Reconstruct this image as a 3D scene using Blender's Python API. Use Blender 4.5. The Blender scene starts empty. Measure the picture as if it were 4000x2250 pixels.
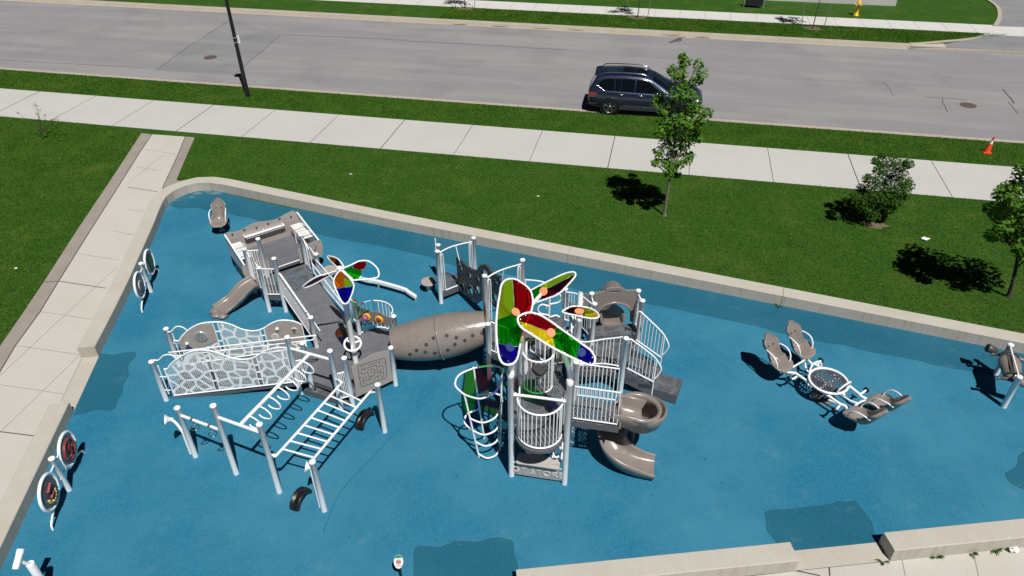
import bpy, bmesh, math, random
import numpy as np
from mathutils import Vector as V, Matrix
from mathutils.geometry import tessellate_polygon
random.seed(7)
SC = bpy.context.scene
COL = SC.collection
PI = math.pi
# ------------------------------------------------------------------ camera and survey
CAMH, FOC, PITCH, ROLL, YAW = 12.9, 2827.8, 0.6231, -0.00717, -0.2069
_f = V((0, math.cos(PITCH), -math.sin(PITCH))); _r0 = V((1, 0, 0)); _u0 = _r0.cross(_f)
RX = _r0 * math.cos(ROLL) + _u0 * math.sin(ROLL)
UP = -_r0 * math.sin(ROLL) + _u0 * math.cos(ROLL)
FW = _f
EYE = V((0, 0, CAMH))
# survey sheets: origin and scale of each measured crop of the photograph (4000 x 2250)
SH = {'n': (0, 0, 1), 'd': (0, 0, 1 / 1.5528), '1': (780, 780, 2.862), '2': (560, 1130, 2.375), '3': (600, 1400, 2.229),
      '4': (1700, 1360, 2.542), 'F': (1600, 900, 2.342), 'G': (1620, 900, 3.623), 'H': (2250, 1080, 2.898),
      'I': (1900, 1400, 2.898), 'J': (1280, 1080, 3.45), 'K': (1900, 1150, 3.22), 'L': (3700, 1250, 3.623),
      'M': (500, 600, 3.22), 'N': (0, 900, 1.811), 'O': (2600, 0, 1.84), 'Q': (1600, 0, 2.147), 'S': (1480, 2100, 9.66),
      'U': (1980, 1980, 1.2752), 'W': (1860, 1040, 3.45), 'D': (2860, 1200, 2.635), 'E': (850, 820, 3.22),
      'l': (0, 0, 1.61), 'c': (3100, 500, 2.07), 't': (2200, 180, 2.07), 'r': (3200, 1200, 1.38), 'z': (0, 1550, 2.07),
      'y': (3700, 1300, 4.527), 'x': (0, 2100, 9.66), 'w': (640, 1240, 4.155), 'b': (1300, 1900, 1.3558), 'v': (3000, 700, 2.576)}
def ray(s, x, y):
    o = SH[s]
    px, py = o[0] + x / o[2], o[1] + y / o[2]
    return FW + RX * ((px - 2000) / FOC) - UP * ((py - 1125) / FOC)
def G(s, x, y, z=0.0):                       # survey point at height z
    d = ray(s, x, y)
    return EYE + d * ((z - CAMH) / d.z)
def PL(s, x, y, p, nrm):                     # survey point on a plane
    d = ray(s, x, y)
    return EYE + d * ((p - EYE).dot(nrm) / d.dot(nrm))
def VP(s, x, y, a, b):                       # survey point on the vertical plane through a, b
    return PL(s, x, y, V((a[0], a[1], 0)), V((-(b[1] - a[1]), b[0] - a[0], 0)))
def HZ(s, x, y, b):                          # height above base b (closest approach)
    d = ray(s, x, y).normalized(); w = EYE - V((b[0], b[1], 0)); z = V((0, 0, 1))
    bb = d.z; return (w.z - bb * d.dot(w)) / (1 - bb * bb)
E_ = V((math.cos(YAW), math.sin(YAW), 0)); N_ = V((-math.sin(YAW), math.cos(YAW), 0))
def ST(s, t, z=0.0): return E_ * s + N_ * t + V((0, 0, z))
def A3(p, z=None): return V((p[0], p[1], (p[2] if len(p) > 2 else 0) if z is None else z))
def lerp(a, b, t): return a + (b - a) * t
# ------------------------------------------------------------------ materials
class NT:
    def __init__(s, name):
        s.m = bpy.data.materials.new(name); s.m.use_nodes = True; s.t = s.m.node_tree; s.n = s.t.nodes; s.n.clear()
        s.out = s.N('ShaderNodeOutputMaterial')
    def N(s, t, **k):
        n = s.n.new(t)
        for a, v in k.items(): setattr(n, a, v)
        return n
    def L(s, a, b): s.t.links.new(a, b)
    def val(s, sock, v):
        if hasattr(v, 'default_value') or hasattr(v, 'is_linked'): s.L(v, sock)
        else: sock.default_value = v
    def math(s, op, a, b=0.0, c=0.0):
        n = s.N('ShaderNodeMath', operation=op)
        s.val(n.inputs[0], a); s.val(n.inputs[1], b); s.val(n.inputs[2], c); return n.outputs[0]
    def vmath(s, op, a, b=None):
        n = s.N('ShaderNodeVectorMath', operation=op); s.val(n.inputs[0], a)
        if b is not None: s.val(n.inputs[1], b)
        return n.outputs['Value'] if op in ('LENGTH', 'DISTANCE', 'DOT_PRODUCT') else n.outputs[0]
    def mix(s, f, a, b, bt='MIX'):
        n = s.N('ShaderNodeMix', data_type='RGBA', blend_type=bt)
        s.val(n.inputs[0], f); s.val(n.inputs[6], a); s.val(n.inputs[7], b); return n.outputs[2]
    def noise(s, vec, scale, detail=3, rough=.55):
        n = s.N('ShaderNodeTexNoise'); n.inputs['Scale'].default_value = scale; n.inputs['Detail'].default_value = detail
        n.inputs['Roughness'].default_value = rough; s.L(vec, n.inputs['Vector']); return n.outputs[0]
    def ramp(s, f, p0, p1):
        n = s.N('ShaderNodeMapRange'); n.clamp = True
        s.val(n.inputs[0], f); n.inputs[1].default_value = p0; n.inputs[2].default_value = p1; return n.outputs[0]
    def scale(s, vec, v):
        n = s.N('ShaderNodeMapping'); n.inputs['Scale'].default_value = v; s.L(vec, n.inputs['Vector']); return n.outputs[0]
    def obj(s): return s.N('ShaderNodeTexCoord').outputs['Object']
    def geo(s): return s.N('ShaderNodeNewGeometry').outputs['Position']
    def uv(s): return s.N('ShaderNodeTexCoord').outputs['UV']
    def bsdf(s, col, rough, metal=0, spec=.5, coat=0):
        b = s.N('ShaderNodeBsdfPrincipled'); s.val(b.inputs['Base Color'], col); s.val(b.inputs['Roughness'], rough)
        b.inputs['Metallic'].default_value = metal; b.inputs['Specular IOR Level'].default_value = spec
        b.inputs['Coat Weight'].default_value = coat; return b
    def bump(s, h, st, dist, b):
        n = s.N('ShaderNodeBump'); n.inputs['Strength'].default_value = st; n.inputs['Distance'].default_value = dist
        s.L(h, n.inputs['Height']); s.L(n.outputs[0], b.inputs['Normal'])
    def done(s, b): s.L(b.outputs[0] if hasattr(b, 'outputs') else b, s.out.inputs[0]); return s.m
def c4(c, k=1.0): return (c[0] * k, c[1] * k, c[2] * k, 1)
M = {}
def mat(name, col, rough=.5, metal=0, var=.12, scale=5.0, spec=.5, coat=0, bump=0, bscale=80, dirt=0, dcol=(.25, .22, .17)):
    t = NT(name); p = t.geo()
    n1 = t.ramp(t.noise(p, scale, 4), .3, .7)
    c = t.mix(n1, c4(col, 1 - var), c4(col, 1 + var))
    if dirt: c = t.mix(t.math('MULTIPLY', t.ramp(t.noise(p, scale * .6, 5, .65), .5, .75), dirt), c, c4(dcol))
    b = t.bsdf(c, rough, metal, spec, coat)
    if bump: t.bump(t.noise(p, bscale, 2), bump, .01, b)
    M[name] = t.done(b); return M[name]
def holes(t, scale, clus=0.0, edge=.06, r=.33, rnd=.9):
    """1 inside a punched hole: hex dot grid in UV metres, grouped in cobble-shaped clusters"""
    uv = t.uv(); g = t.scale(uv, (1 / scale, 1 / (scale * 1.732), 1))
    def cell(o):
        f = t.vmath('FRACTION', t.vmath('ADD', g, (o, o, 0)))
        d = t.vmath('MULTIPLY', t.vmath('SUBTRACT', f, (.5, .5, 0)), (1, 1.732, 0)); return t.vmath('LENGTH', d)
    h = t.math('LESS_THAN', t.math('MINIMUM', cell(0.0), cell(.5)), r)
    if clus:
        v = t.N('ShaderNodeTexVoronoi', feature='DISTANCE_TO_EDGE'); v.voronoi_dimensions = '2D'
        v.inputs['Scale'].default_value = 1 / clus; v.inputs['Randomness'].default_value = rnd; t.L(uv, v.inputs['Vector'])
        h = t.math('MULTIPLY', h, t.math('GREATER_THAN', v.outputs[0], edge))
    return h
def perf(name, col, rough, scale, clus=0.0, edge=.06, r=.33, rnd=.9, spec=.4):
    t = NT(name); p = t.geo()
    c = t.mix(t.ramp(t.noise(p, 6, 4), .3, .7), c4(col, .88), c4(col, 1.12))
    b = t.bsdf(c, rough, 0, spec); tr = t.N('ShaderNodeBsdfTransparent'); mx = t.N('ShaderNodeMixShader')
    t.L(holes(t, scale, clus, edge, r, rnd), mx.inputs[0]); t.L(b.outputs[0], mx.inputs[1]); t.L(tr.outputs[0], mx.inputs[2])
    M[name] = t.done(mx); return M[name]
def tinted(name, col, body=.42, dcol=None):
    t = NT(name); p = t.geo(); dcol = dcol or col
    tr = t.N('ShaderNodeBsdfTransparent'); tr.inputs[0].default_value = c4(col)
    gl = t.N('ShaderNodeBsdfGlossy'); gl.inputs['Roughness'].default_value = .06; gl.inputs[0].default_value = (1, 1, 1, 1)
    df = t.N('ShaderNodeBsdfDiffuse'); t.L(t.mix(t.noise(p, 3, 2), c4(dcol, .8), c4(dcol, 1.0)), df.inputs[0])
    fr = t.N('ShaderNodeFresnel'); fr.inputs[0].default_value = 1.4
    m1 = t.N('ShaderNodeMixShader'); m1.inputs[0].default_value = body; t.L(tr.outputs[0], m1.inputs[1]); t.L(df.outputs[0], m1.inputs[2])
    m2 = t.N('ShaderNodeMixShader'); t.L(t.math('MULTIPLY', fr.outputs[0], .9), m2.inputs[0]); t.L(m1.outputs[0], m2.inputs[1]); t.L(gl.outputs[0], m2.inputs[2])
    M[name] = t.done(m2); return M[name]
def rubber(name, lo, hi, fade):
    t = NT(name); p = t.geo()
    sp = t.ramp(t.noise(p, 42, 2, .7), .34, .66); big = t.ramp(t.noise(p, .34, 5, .62), .38, .64)
    c = t.mix(sp, c4(lo), c4(hi)); c = t.mix(t.math('MULTIPLY', big, .7), c, c4(fade))
    sp2 = t.ramp(t.noise(p, 95, 1), .62, .72); c = t.mix(t.math('MULTIPLY', sp2, .4), c, c4(fade, 1.25))
    st = t.ramp(t.noise(t.scale(p, (1, 1, 1)), 1.7, 5, .7), .58, .78); c = t.mix(t.math('MULTIPLY', st, .22), c, c4((.20, .25, .27)))
    dk = t.ramp(t.noise(p, 9, 1, .3), .77, .81); c = t.mix(t.math('MULTIPLY', dk, .5), c, c4(lo, .45))
    b = t.bsdf(c, .9, 0, .25); t.bump(t.noise(p, 60, 2), .35, .006, b)
    M[name] = t.done(b)
def concrete(name, col, stain, sscale=.8, streak=0, fine=30):
    t = NT(name); p = t.geo()
    c = t.mix(t.ramp(t.noise(p, fine, 4, .7), .3, .7), c4(col, .9), c4(col, 1.08))
    c = t.mix(t.math('MULTIPLY', t.ramp(t.noise(p, sscale, 6, .65), .42, .72), .55), c, c4(stain))
    if streak:
        s = t.ramp(t.noise(t.scale(p, (7, 7, .5)), 1.6, 4, .6), .5, .74)
        nz = t.N('ShaderNodeSeparateXYZ'); t.L(t.N('ShaderNodeNewGeometry').outputs['Normal'], nz.inputs[0])
        side = t.math('LESS_THAN', nz.outputs[2], .5)
        c = t.mix(t.math('MULTIPLY', t.math('MULTIPLY', s, side), streak), c, c4((.16, .145, .12)))
    b = t.bsdf(c, .9, 0, .25); t.bump(t.noise(p, 45, 3), .25, .006, b)
    M[name] = t.done(b)
def asphalt(name, col, ang):
    t = NT(name); p = t.geo()
    mp = t.N('ShaderNodeMapping'); mp.vector_type = 'TEXTURE'; mp.inputs['Rotation'].default_value = (0, 0, ang); mp.inputs['Scale'].default_value = (9, 1, 1); t.L(p, mp.inputs['Vector'])
    c = t.mix(t.ramp(t.noise(p, 38, 3, .75), .3, .7), c4(col, .82), c4(col, 1.18))
    lane = t.ramp(t.noise(mp.outputs[0], .75, 5, .65), .40, .62); c = t.mix(t.math('MULTIPLY', lane, .62), c, c4((col[0] * 1.32, col[1] * 1.29, col[2] * 1.25)))
    c = t.mix(t.math('MULTIPLY', t.ramp(t.noise(p, .35, 5), .5, .75), .45), c, c4(col, .72))
    sc = t.ramp(t.noise(mp.outputs[0], 3.2, 5, .65), .6, .8); c = t.mix(t.math('MULTIPLY', sc, .25), c, c4(col, .6))
    b = t.bsdf(c, .88, 0, .3); t.bump(t.noise(p, 70, 2), .3, .005, b); M[name] = t.done(b)
def grassmat(name, lo, hi, dry):
    t = NT(name); p = t.geo()
    c = t.mix(t.ramp(t.noise(p, 9, 5, .75), .32, .68), c4(lo), c4(hi))
    c = t.mix(t.math('MULTIPLY', t.ramp(t.noise(p, .75, 6, .7), .5, .76), .6), c, c4(dry))
    c = t.mix(t.math('MULTIPLY', t.ramp(t.noise(p, 1.6, 4, .6), .55, .75), .5), c, c4(lo, .6))
    b = t.bsdf(c, .75, 0, .2); t.bump(t.noise(p, 55, 3, .8), .8, .03, b); M[name] = t.done(b)
def leafmat(name, lo, hi):
    t = NT(name); p = t.geo(); inf = t.N('ShaderNodeObjectInfo')
    c = t.mix(t.ramp(t.noise(p, 11, 2), .3, .7), c4(lo), c4(hi))
    if name == 'blade':
        c = t.mix(t.ramp(t.noise(p, 13, 4, .7), .40, .62), c4(lo, .38), c4(hi)); c = t.mix(t.math('MULTIPLY', t.ramp(t.noise(p, .55, 5, .65), .46, .68), .62), c, c4((.185, .245, .032))); c = t.mix(t.math('MULTIPLY', t.ramp(t.noise(p, .9, 4, .65), .48, .66), .62), c, c4(lo, .9))
    b = t.bsdf(c, .65, 0, .12); tl = t.N('ShaderNodeBsdfTranslucent'); t.L(t.mix(.5, c, (.16, .30, .02, 1)), tl.inputs[0])
    mx = t.N('ShaderNodeMixShader'); mx.inputs[0].default_value = .3; t.L(b.outputs[0], mx.inputs[1]); t.L(tl.outputs[0], mx.inputs[2]); M[name] = t.done(mx)
mat('white_metal', (.86, .875, .89), .30, var=.03, scale=3, dirt=.08, dcol=(.5, .47, .42))
mat('white_plastic', (.74, .72, .69), .4, var=.04)
mat('tan_plastic', (.225, .195, .177), .27, var=.07, scale=2.5, dirt=.12, dcol=(.30, .27, .24))
mat('tan_panel', (.36, .322, .296), .5, var=.05, scale=3)
mat('lettering', (.53, .50, .475), .5, var=.04)  # lighter than the panel: highlights on the raised letter edges put into the colour
mat('letter', (.43, .40, .38), .5, var=.04)
mat('dark_plastic', (.062, .058, .056), .42, var=.2, scale=4)
mat('groove', (.055, .045, .04), .8)
mat('deck_solid', (.125, .13, .145), .6, var=.14, scale=4, dirt=.25, dcol=(.17, .17, .17))
mat('deck_side', (.10, .105, .115), .55, var=.1)
mat('steel', (.35, .36, .38), .35, 1)
mat('black_rubber', (.012, .012, .013), .38, var=.3, scale=9)
mat('black_paint', (.010, .011, .012), .35, var=.2)
mat('orange', (.78, .30, .15), .8, var=.04, spec=.1)
mat('disc_blue', (.030, .055, .17), .8, var=.05, spec=.1)
mat('yellow', (.72, .42, .03), .4, var=.06)
mat('magenta', (.38, .06, .22), .45, var=.08)
mat('red', (.26, .038, .048), .4, var=.1)
mat('gold', (.42, .35, .14), .4, var=.1)
mat('green_face', (.03, .12, .02), .4, var=.35, scale=14)
mat('dark_face', (.13, .13, .125), .5, var=.25, scale=10)
mat('grey_face', (.20, .18, .18), .45, var=.1)
mat('silver', (.55, .58, .58), .3, .6, var=.06)
mat('sign_green', (.015, .25, .11), .4, var=.05)
mat('sign_white', (.78, .77, .78), .4, var=.02)
mat('sign_pink', (.62, .40, .42), .45, var=.03)
mat('sign_red', (.40, .12, .13), .45, var=.05)
mat('sign_grey', (.45, .47, .52), .45, var=.05)
mat('cone_orange', (.85, .085, .022), .5, var=.06)
mat('hydrant_yellow', (.72, .46, .015), .4, var=.1, scale=9)
mat('hydrant_blue', (.03, .07, .30), .4)
mat('iron', (.16, .105, .085), .7, .3, var=.25, scale=20)
mat('bark', (.17, .15, .125), .9, var=.35, scale=18, bump=.5, bscale=40)
mat('dark_bark', (.045, .04, .034), .9, var=.3, scale=18, bump=.5, bscale=40)
mat('wood', (.22, .19, .15), .85, var=.2)
mat('mulch', (.17, .125, .075), .95, var=.5, scale=16, bump=.8, bscale=40)
mat('sand', (.105, .185, .19), .95, var=.4, scale=14)
mat('joint', (.075, .068, .06), .95, var=.2)
mat('faint_joint', (.27, .25, .215), .95, var=.15)
mat('seam', (.012, .075, .105), .95)
mat('crack', (.085, .083, .082), .95, var=.3, scale=12)
mat('car_paint', (.018, .030, .062), .30, .45, var=.06, coat=.8)
mat('car_trim', (.010, .011, .012), .45)
mat('car_lower', (.035, .042, .05), .5, .2, var=.06)
mat('car_glass', (.003, .004, .006), .07, 0, var=.02, spec=.5, coat=.6)
mat('chrome', (.62, .63, .66), .18, 1, var=.02)
mat('lamp_red', (.16, .008, .012), .18, coat=1)
mat('lamp_clear', (.62, .63, .65), .15, .3, coat=1)
mat('rim', (.32, .33, .35), .3, .9, var=.05)
mat('litter', (.72, .72, .70), .7, var=.06)
mat('pale_leaf', (.10, .14, .055), .6, var=.2)
mat('rust_leaf', (.085, .05, .04), .6, var=.3)
perf('perf_deck', (.12, .125, .14), .5, .064, .42, .10, .27, .45)
perf('perf_white', (.76, .79, .79), .35, .052, .30, .105, .42, .9)
perf('perf_bench', (.80, .80, .79), .4, .055, 0, .0, .24)
perf('slats', (.74, .76, .78), .35, .06, 0, 0, .30)
tinted('pane_red', (.62, .010, .035), .11, (.50, .004, .014)); tinted('pane_green', (.02, .60, .04), .07, (.012, .42, .006)); tinted('pane_yellow', (.95, .86, .03), .24, (.9, .75, .02)); tinted('pane_lime', (.68, .86, .07), .14, (.55, .62, .012))
tinted('pane_blue', (.016, .02, .62), .12, (.014, .008, .42)); tinted('pane_orange', (.92, .36, .012), .16, (.75, .24, .008)); tinted('pane_maroon', (.30, .03, .10), .06, (.16, .006, .03)); tinted('pane_sky', (.55, .9, .97), .06, (.2, .5, .6))
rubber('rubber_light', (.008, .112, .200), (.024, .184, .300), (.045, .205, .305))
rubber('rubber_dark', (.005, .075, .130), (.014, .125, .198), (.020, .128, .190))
concrete('wall_concrete', (.46, .435, .385), (.39, .35, .28), 1.1, .32)
concrete('path_concrete', (.485, .468, .435), (.44, .405, .345), .6)
concrete('walk_concrete', (.475, .47, .455), (.42, .41, .385), .45)
concrete('far_walk_concrete', (.56, .555, .54), (.48, .47, .45), .6)
concrete('kerb_concrete', (.40, .36, .30), (.31, .27, .215), 1.2, .3)
concrete('gravel', (.30, .265, .235), (.20, .175, .15), 1.5, 0, 75)
asphalt('asphalt', (.222, .220, .228), YAW)
asphalt('asphalt_patch', (.200, .201, .212), YAW)
asphalt('asphalt_drive', (.205, .208, .222), YAW)
grassmat('turf', (.017, .056, .004), (.044, .122, .010), (.105, .140, .022))
leafmat('blade', (.026, .096, .006), (.138, .315, .026))
leafmat('maple_leaf', (.034, .108, .011), (.140, .300, .030))
leafmat('bush_leaf', (.014, .050, .005), (.062, .150, .016))
# ------------------------------------------------------------------ mesh builder
class MB:
    def __init__(s): s.v = []; s.f = []; s.sm = []; s.mi = []; s.mats = []
    def add(s, vs, fs, smooth=False, m=0):
        o = len(s.v); s.v += [tuple(p) for p in vs]
        for f in fs: s.f.append([i + o for i in f]); s.sm.append(smooth); s.mi.append(m)
        return s
    def ring(s, rings, closed=False, cap=True, smooth=True, m=0):
        n = len(rings[0]); vs = [p for r in rings for p in r]; fs = []
        k = len(rings)
        for i in range(k if closed else k - 1):
            a, b = i * n, ((i + 1) % k) * n
            for j in range(n): fs.append((a + j, a + (j + 1) % n, b + (j + 1) % n, b + j))
        s.add(vs, fs, smooth, m)
        if cap and not closed:
            s.add(rings[0], [tuple(range(n - 1, -1, -1))], False, m); s.add(rings[-1], [tuple(range(n))], False, m)
        return s
    def tube(s, pts, r, seg=8, closed=False, cap=True, m=0):
        pts = [A3(p) for p in pts]; n = len(pts); rings = []
        def tan(i):
            if closed: return (pts[(i + 1) % n] - pts[i - 1]).normalized()
            return (pts[min(i + 1, n - 1)] - pts[max(i - 1, 0)]).normalized()
        t = tan(0); ref = V((0, 0, 1)) if abs(t.z) < .9 else V((1, 0, 0)); u = t.cross(ref).normalized()
        for i in range(n):
            t = tan(i); u = (u - t * u.dot(t)).normalized(); w = t.cross(u)
            rr = r[i] if isinstance(r, (list, tuple)) else r
            rings.append([pts[i] + (u * math.cos(a) + w * math.sin(a)) * rr for a in [2 * PI * j / seg for j in range(seg)]])
        return s.ring(rings, closed, cap, True, m)
    def box(s, c, sx, sy, sz, ang=0.0, m=0):
        c = A3(c); ex = V((math.cos(ang), math.sin(ang), 0)) * (sx / 2); ey = V((-math.sin(ang), math.cos(ang), 0)) * (sy / 2); ez = V((0, 0, sz / 2))
        return s.obox(c, ex, ey, ez, m)
    def obox(s, c, ex, ey, ez, m=0):
        p = [c + ex * a + ey * b + ez * d for d in (-1, 1) for a, b in ((-1, -1), (1, -1), (1, 1), (-1, 1))]
        return s.add(p, [(3, 2, 1, 0), (4, 5, 6, 7), (0, 1, 5, 4), (1, 2, 6, 5), (2, 3, 7, 6), (3, 0, 4, 7)], False, m)
    def plate(s, poly, ext, m=0, smooth=False):
        """polygon (3D list) thickened by vector ext; caps triangulated"""
        poly = [A3(p) for p in poly]; n = len(poly); ext = V(ext); q = [p + ext for p in poly]
        tri = tessellate_polygon([poly]); s.add(poly + q, [tuple(t) for t in tri] + [tuple(i + n for i in reversed(t)) for t in tri], False, m)
        return s.add(poly + q, [(i, (i + 1) % n, (i + 1) % n + n, i + n) for i in range(n)], smooth, m)
    def sheet(s, poly, m=0):
        poly = [A3(p) for p in poly]; tri = tessellate_polygon([poly])
        nn = V((0, 0, 0))
        fs = []
        for t in tri:
            a, b, c = [poly[i] for i in t]; fs.append(tuple(t) if (b - a).cross(c - a).z >= 0 else tuple(reversed(t)))
        return s.add(poly, fs, False, m)
    def lathe(s, c, prof, seg=16, ax=V((0, 0, 1)), cap=True, m=0, smooth=True):
        ax = V(ax).normalized(); u = ax.orthogonal().normalized(); w = ax.cross(u); c = A3(c)
        rings = [[c + ax * z + (u * math.cos(2 * PI * j / seg) + w * math.sin(2 * PI * j / seg)) * r for j in range(seg)] for r, z in prof]
        return s.ring(rings, False, cap, smooth, m)
    def ball(s, c, r, seg=10, m=0, sq=(1, 1, 1)):
        k = seg // 2; c = A3(c)
        rings = [[c + V((math.sin(PI * i / k) * math.cos(2 * PI * j / seg) * sq[0], math.sin(PI * i / k) * math.sin(2 * PI * j / seg) * sq[1], math.cos(PI * i / k) * sq[2])) * r for j in range(seg)] for i in range(k + 1)]
        return s.ring(rings, False, False, True, m)
    def disc(s, c, ax, r, t, seg=20, m=0): return s.lathe(c, [(r, 0), (r, t)], seg, ax, True, m, False)
    def holed(s, org, ux, uy, outer, inner, t, m=0):
        """plate with cut-outs: outer / inner are 2D outlines in the frame (org, ux, uy), thickness t"""
        cu = bpy.data.curves.new('tmp', 'CURVE'); cu.dimensions = '2D'; cu.fill_mode = 'BOTH'; cu.extrude = t / 2
        for lp in [outer] + inner:
            sp = cu.splines.new('POLY'); sp.points.add(len(lp) - 1); sp.use_cyclic_u = True
            for i, p in enumerate(lp): sp.points[i].co = (p[0], p[1], 0, 1)
        ob = bpy.data.objects.new('tmp', cu); COL.objects.link(ob); dg = bpy.context.evaluated_depsgraph_get()
        me = ob.evaluated_get(dg).to_mesh(); uz = ux.cross(uy)
        vs = [org + ux * v.co.x + uy * v.co.y + uz * v.co.z for v in me.vertices]; fs = [tuple(p.vertices) for p in me.polygons]
        s.add(vs, fs, False, m); ob.evaluated_get(dg).to_mesh_clear(); bpy.data.objects.remove(ob); bpy.data.curves.remove(cu)
        return s
    def trough(s, pts, w, h, th=.05, m=0, ws=None):
        """open slide chute swept along pts"""
        pts = [A3(p) for p in pts]; n = len(pts); rings = []
        for i in range(n):
            t = (pts[min(i + 1, n - 1)] - pts[max(i - 1, 0)]).normalized(); sd = V((t.y, -t.x, 0)).normalized(); up = sd.cross(t)
            if up.z < 0: up = -up
            ww = w if ws is None else ws[i]; hh = h if not isinstance(h, (list, tuple)) else h[i]
            pr = [(-ww - th * .6, hh), (-ww - th * .1, hh + th * .5), (-ww + th * .4, hh), (-ww * .92, hh * .35), (-ww * .6, .03), (0, 0), (ww * .6, .03), (ww * .92, hh * .35), (ww - th * .4, hh), (ww + th * .1, hh + th * .5), (ww + th * .6, hh),
                  (ww + th * .3, hh * .5), (ww * .8, -th), (0, -th * 1.3), (-ww * .8, -th), (-ww - th * .3, hh * .5)]
            rings.append([pts[i] + sd * a + up * b for a, b in pr])
        return s.ring(rings, False, True, True, m)
    def build(s, name, mats, parent=None, uvang=0.0, bevel=0, sub=0, weld=False):
        me = bpy.data.meshes.new(name); org = root_loc(parent)
        me.from_pydata([tuple(V(p) - org) for p in s.v], [], s.f); me.update()
        if not isinstance(mats, (list, tuple)): mats = [mats]
        for m in mats: me.materials.append(M[m])
        me.polygons.foreach_set('use_smooth', s.sm); me.polygons.foreach_set('material_index', s.mi)
        if weld:
            bm = bmesh.new(); bm.from_mesh(me); bmesh.ops.remove_doubles(bm, verts=bm.verts, dist=.0005); bmesh.ops.recalc_face_normals(bm, faces=bm.faces); bm.to_mesh(me); bm.free()
        uvl = me.uv_layers.new(name='UV'); ca, sa = math.cos(uvang), math.sin(uvang)
        for p in me.polygons:
            nr = p.normal
            for li in p.loop_indices:
                c = me.vertices[me.loops[li].vertex_index].co
                if abs(nr.z) > .6: uvl.data[li].uv = (c.x * ca + c.y * sa, -c.x * sa + c.y * ca)
                else:
                    h = V((-nr.y, nr.x, 0)); h = h.normalized() if h.length > 1e-6 else V((1, 0, 0)); uvl.data[li].uv = (c.x * h.x + c.y * h.y, c.z)
        o = bpy.data.objects.new(name, me); COL.objects.link(o)
        if parent: o.parent = parent
        if bevel:
            b = o.modifiers.new('bevel', 'BEVEL'); b.width = bevel; b.segments = 2; b.limit_method = 'ANGLE'
        if sub:
            b = o.modifiers.new('sub', 'SUBSURF'); b.levels = sub; b.render_levels = sub
        return o
def root_loc(p):
    l = V((0, 0, 0))
    while p: l = l + p.location; p = p.parent
    return l
def tag(o, label, cat, group=None, kind=None):
    if label: o['label'] = label
    if cat: o['category'] = cat
    if group: o['group'] = group
    if kind: o['kind'] = kind
    return o
def thing(name, loc, label, cat, group=None):
    o = bpy.data.objects.new(name, None); COL.objects.link(o); o.location = A3(loc); o.empty_display_size = .2
    return tag(o, label, cat, group)
def copy_tree(o, parent=None):
    c = o.copy(); COL.objects.link(c); c.parent = parent
    for ch in o.children: copy_tree(ch, c)
    return c
def struct(name, mb, m, **k):
    o = mb.build(name, m, **k); o['kind'] = 'structure'; return o
def arc(c, r, a0, a1, n, z=0): return [V((c[0] + r * math.cos(a), c[1] + r * math.sin(a), z)) for a in [a0 + (a1 - a0) * i / n for i in range(n + 1)]]
def smooth(pts, k=4, closed=False):
    """Catmull-Rom through pts"""
    pts = [A3(p) for p in pts]; n = len(pts); out = []
    for i in range(n if closed else n - 1):
        g = (lambda j: pts[j % n]) if closed else (lambda j: pts[max(0, min(n - 1, j))])
        a, b, c, d = g(i - 1), g(i), g(i + 1), g(i + 2)
        for q in range(k):
            t = q / k; out.append(.5 * ((2 * b) + (c - a) * t + (2 * a - 5 * b + 4 * c - d) * t * t + (-a + 3 * b - 3 * c + d) * t ** 3))
    if not closed: out.append(pts[-1])
    return out
POSTR = .0635
def post(root, b, h, name='post', r=POSTR, z0=0.0, collar=False):
    b = A3(b, 0); m = MB().lathe(b, [(r, z0), (r, h - .045), (r + .006, h - .04), (r + .006, h - .008), (r * .8, h)], 16)
    return m.build(name, 'white_metal', root)
def rail_mesh(a, b, h, n, r=.014, rr=.02, mb=None, tops=None):
    """guardrail from a to b (bottom points), bars vertical; tops: optional height function of t"""
    m = mb or MB(); a, b = A3(a), A3(b); hf = tops or (lambda t: h)
    m.tube([lerp(a, b, t / 8) + V((0, 0, hf(t / 8))) for t in range(9)], rr, 8); m.tube([a, b], rr * .9, 8)
    for i in range(n):
        t = i / (n - 1); q = lerp(a, b, t); m.tube([q, q + V((0, 0, hf(t)))], r, 6, cap=False)
    return m
# ------------------------------------------------------------------ setting
def ribbon(pts, w, z, mb=None):
    mb = mb or MB(); pts = [A3(p, z) for p in pts]; n = len(pts); L = []; R = []
    for i in range(n):
        t = (pts[min(i + 1, n - 1)] - pts[max(i - 1, 0)]); s = V((t.y, -t.x, 0)).normalized() * (w / 2); L.append(pts[i] - s); R.append(pts[i] + s)
    for i in range(n - 1): mb.add([L[i], R[i], R[i + 1], L[i + 1]], [(0, 1, 2, 3)])
    return mb
def band(t0, t1, s0, s1, z, n=1, mb=None):
    mb = mb or MB()
    for i in range(n):
        a, b = lerp(s0, s1, i / n), lerp(s0, s1, (i + 1) / n); mb.add([ST(a, t0, z), ST(b, t0, z), ST(b, t1, z), ST(a, t1, z)], [(0, 1, 2, 3)])
    return mb
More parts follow.
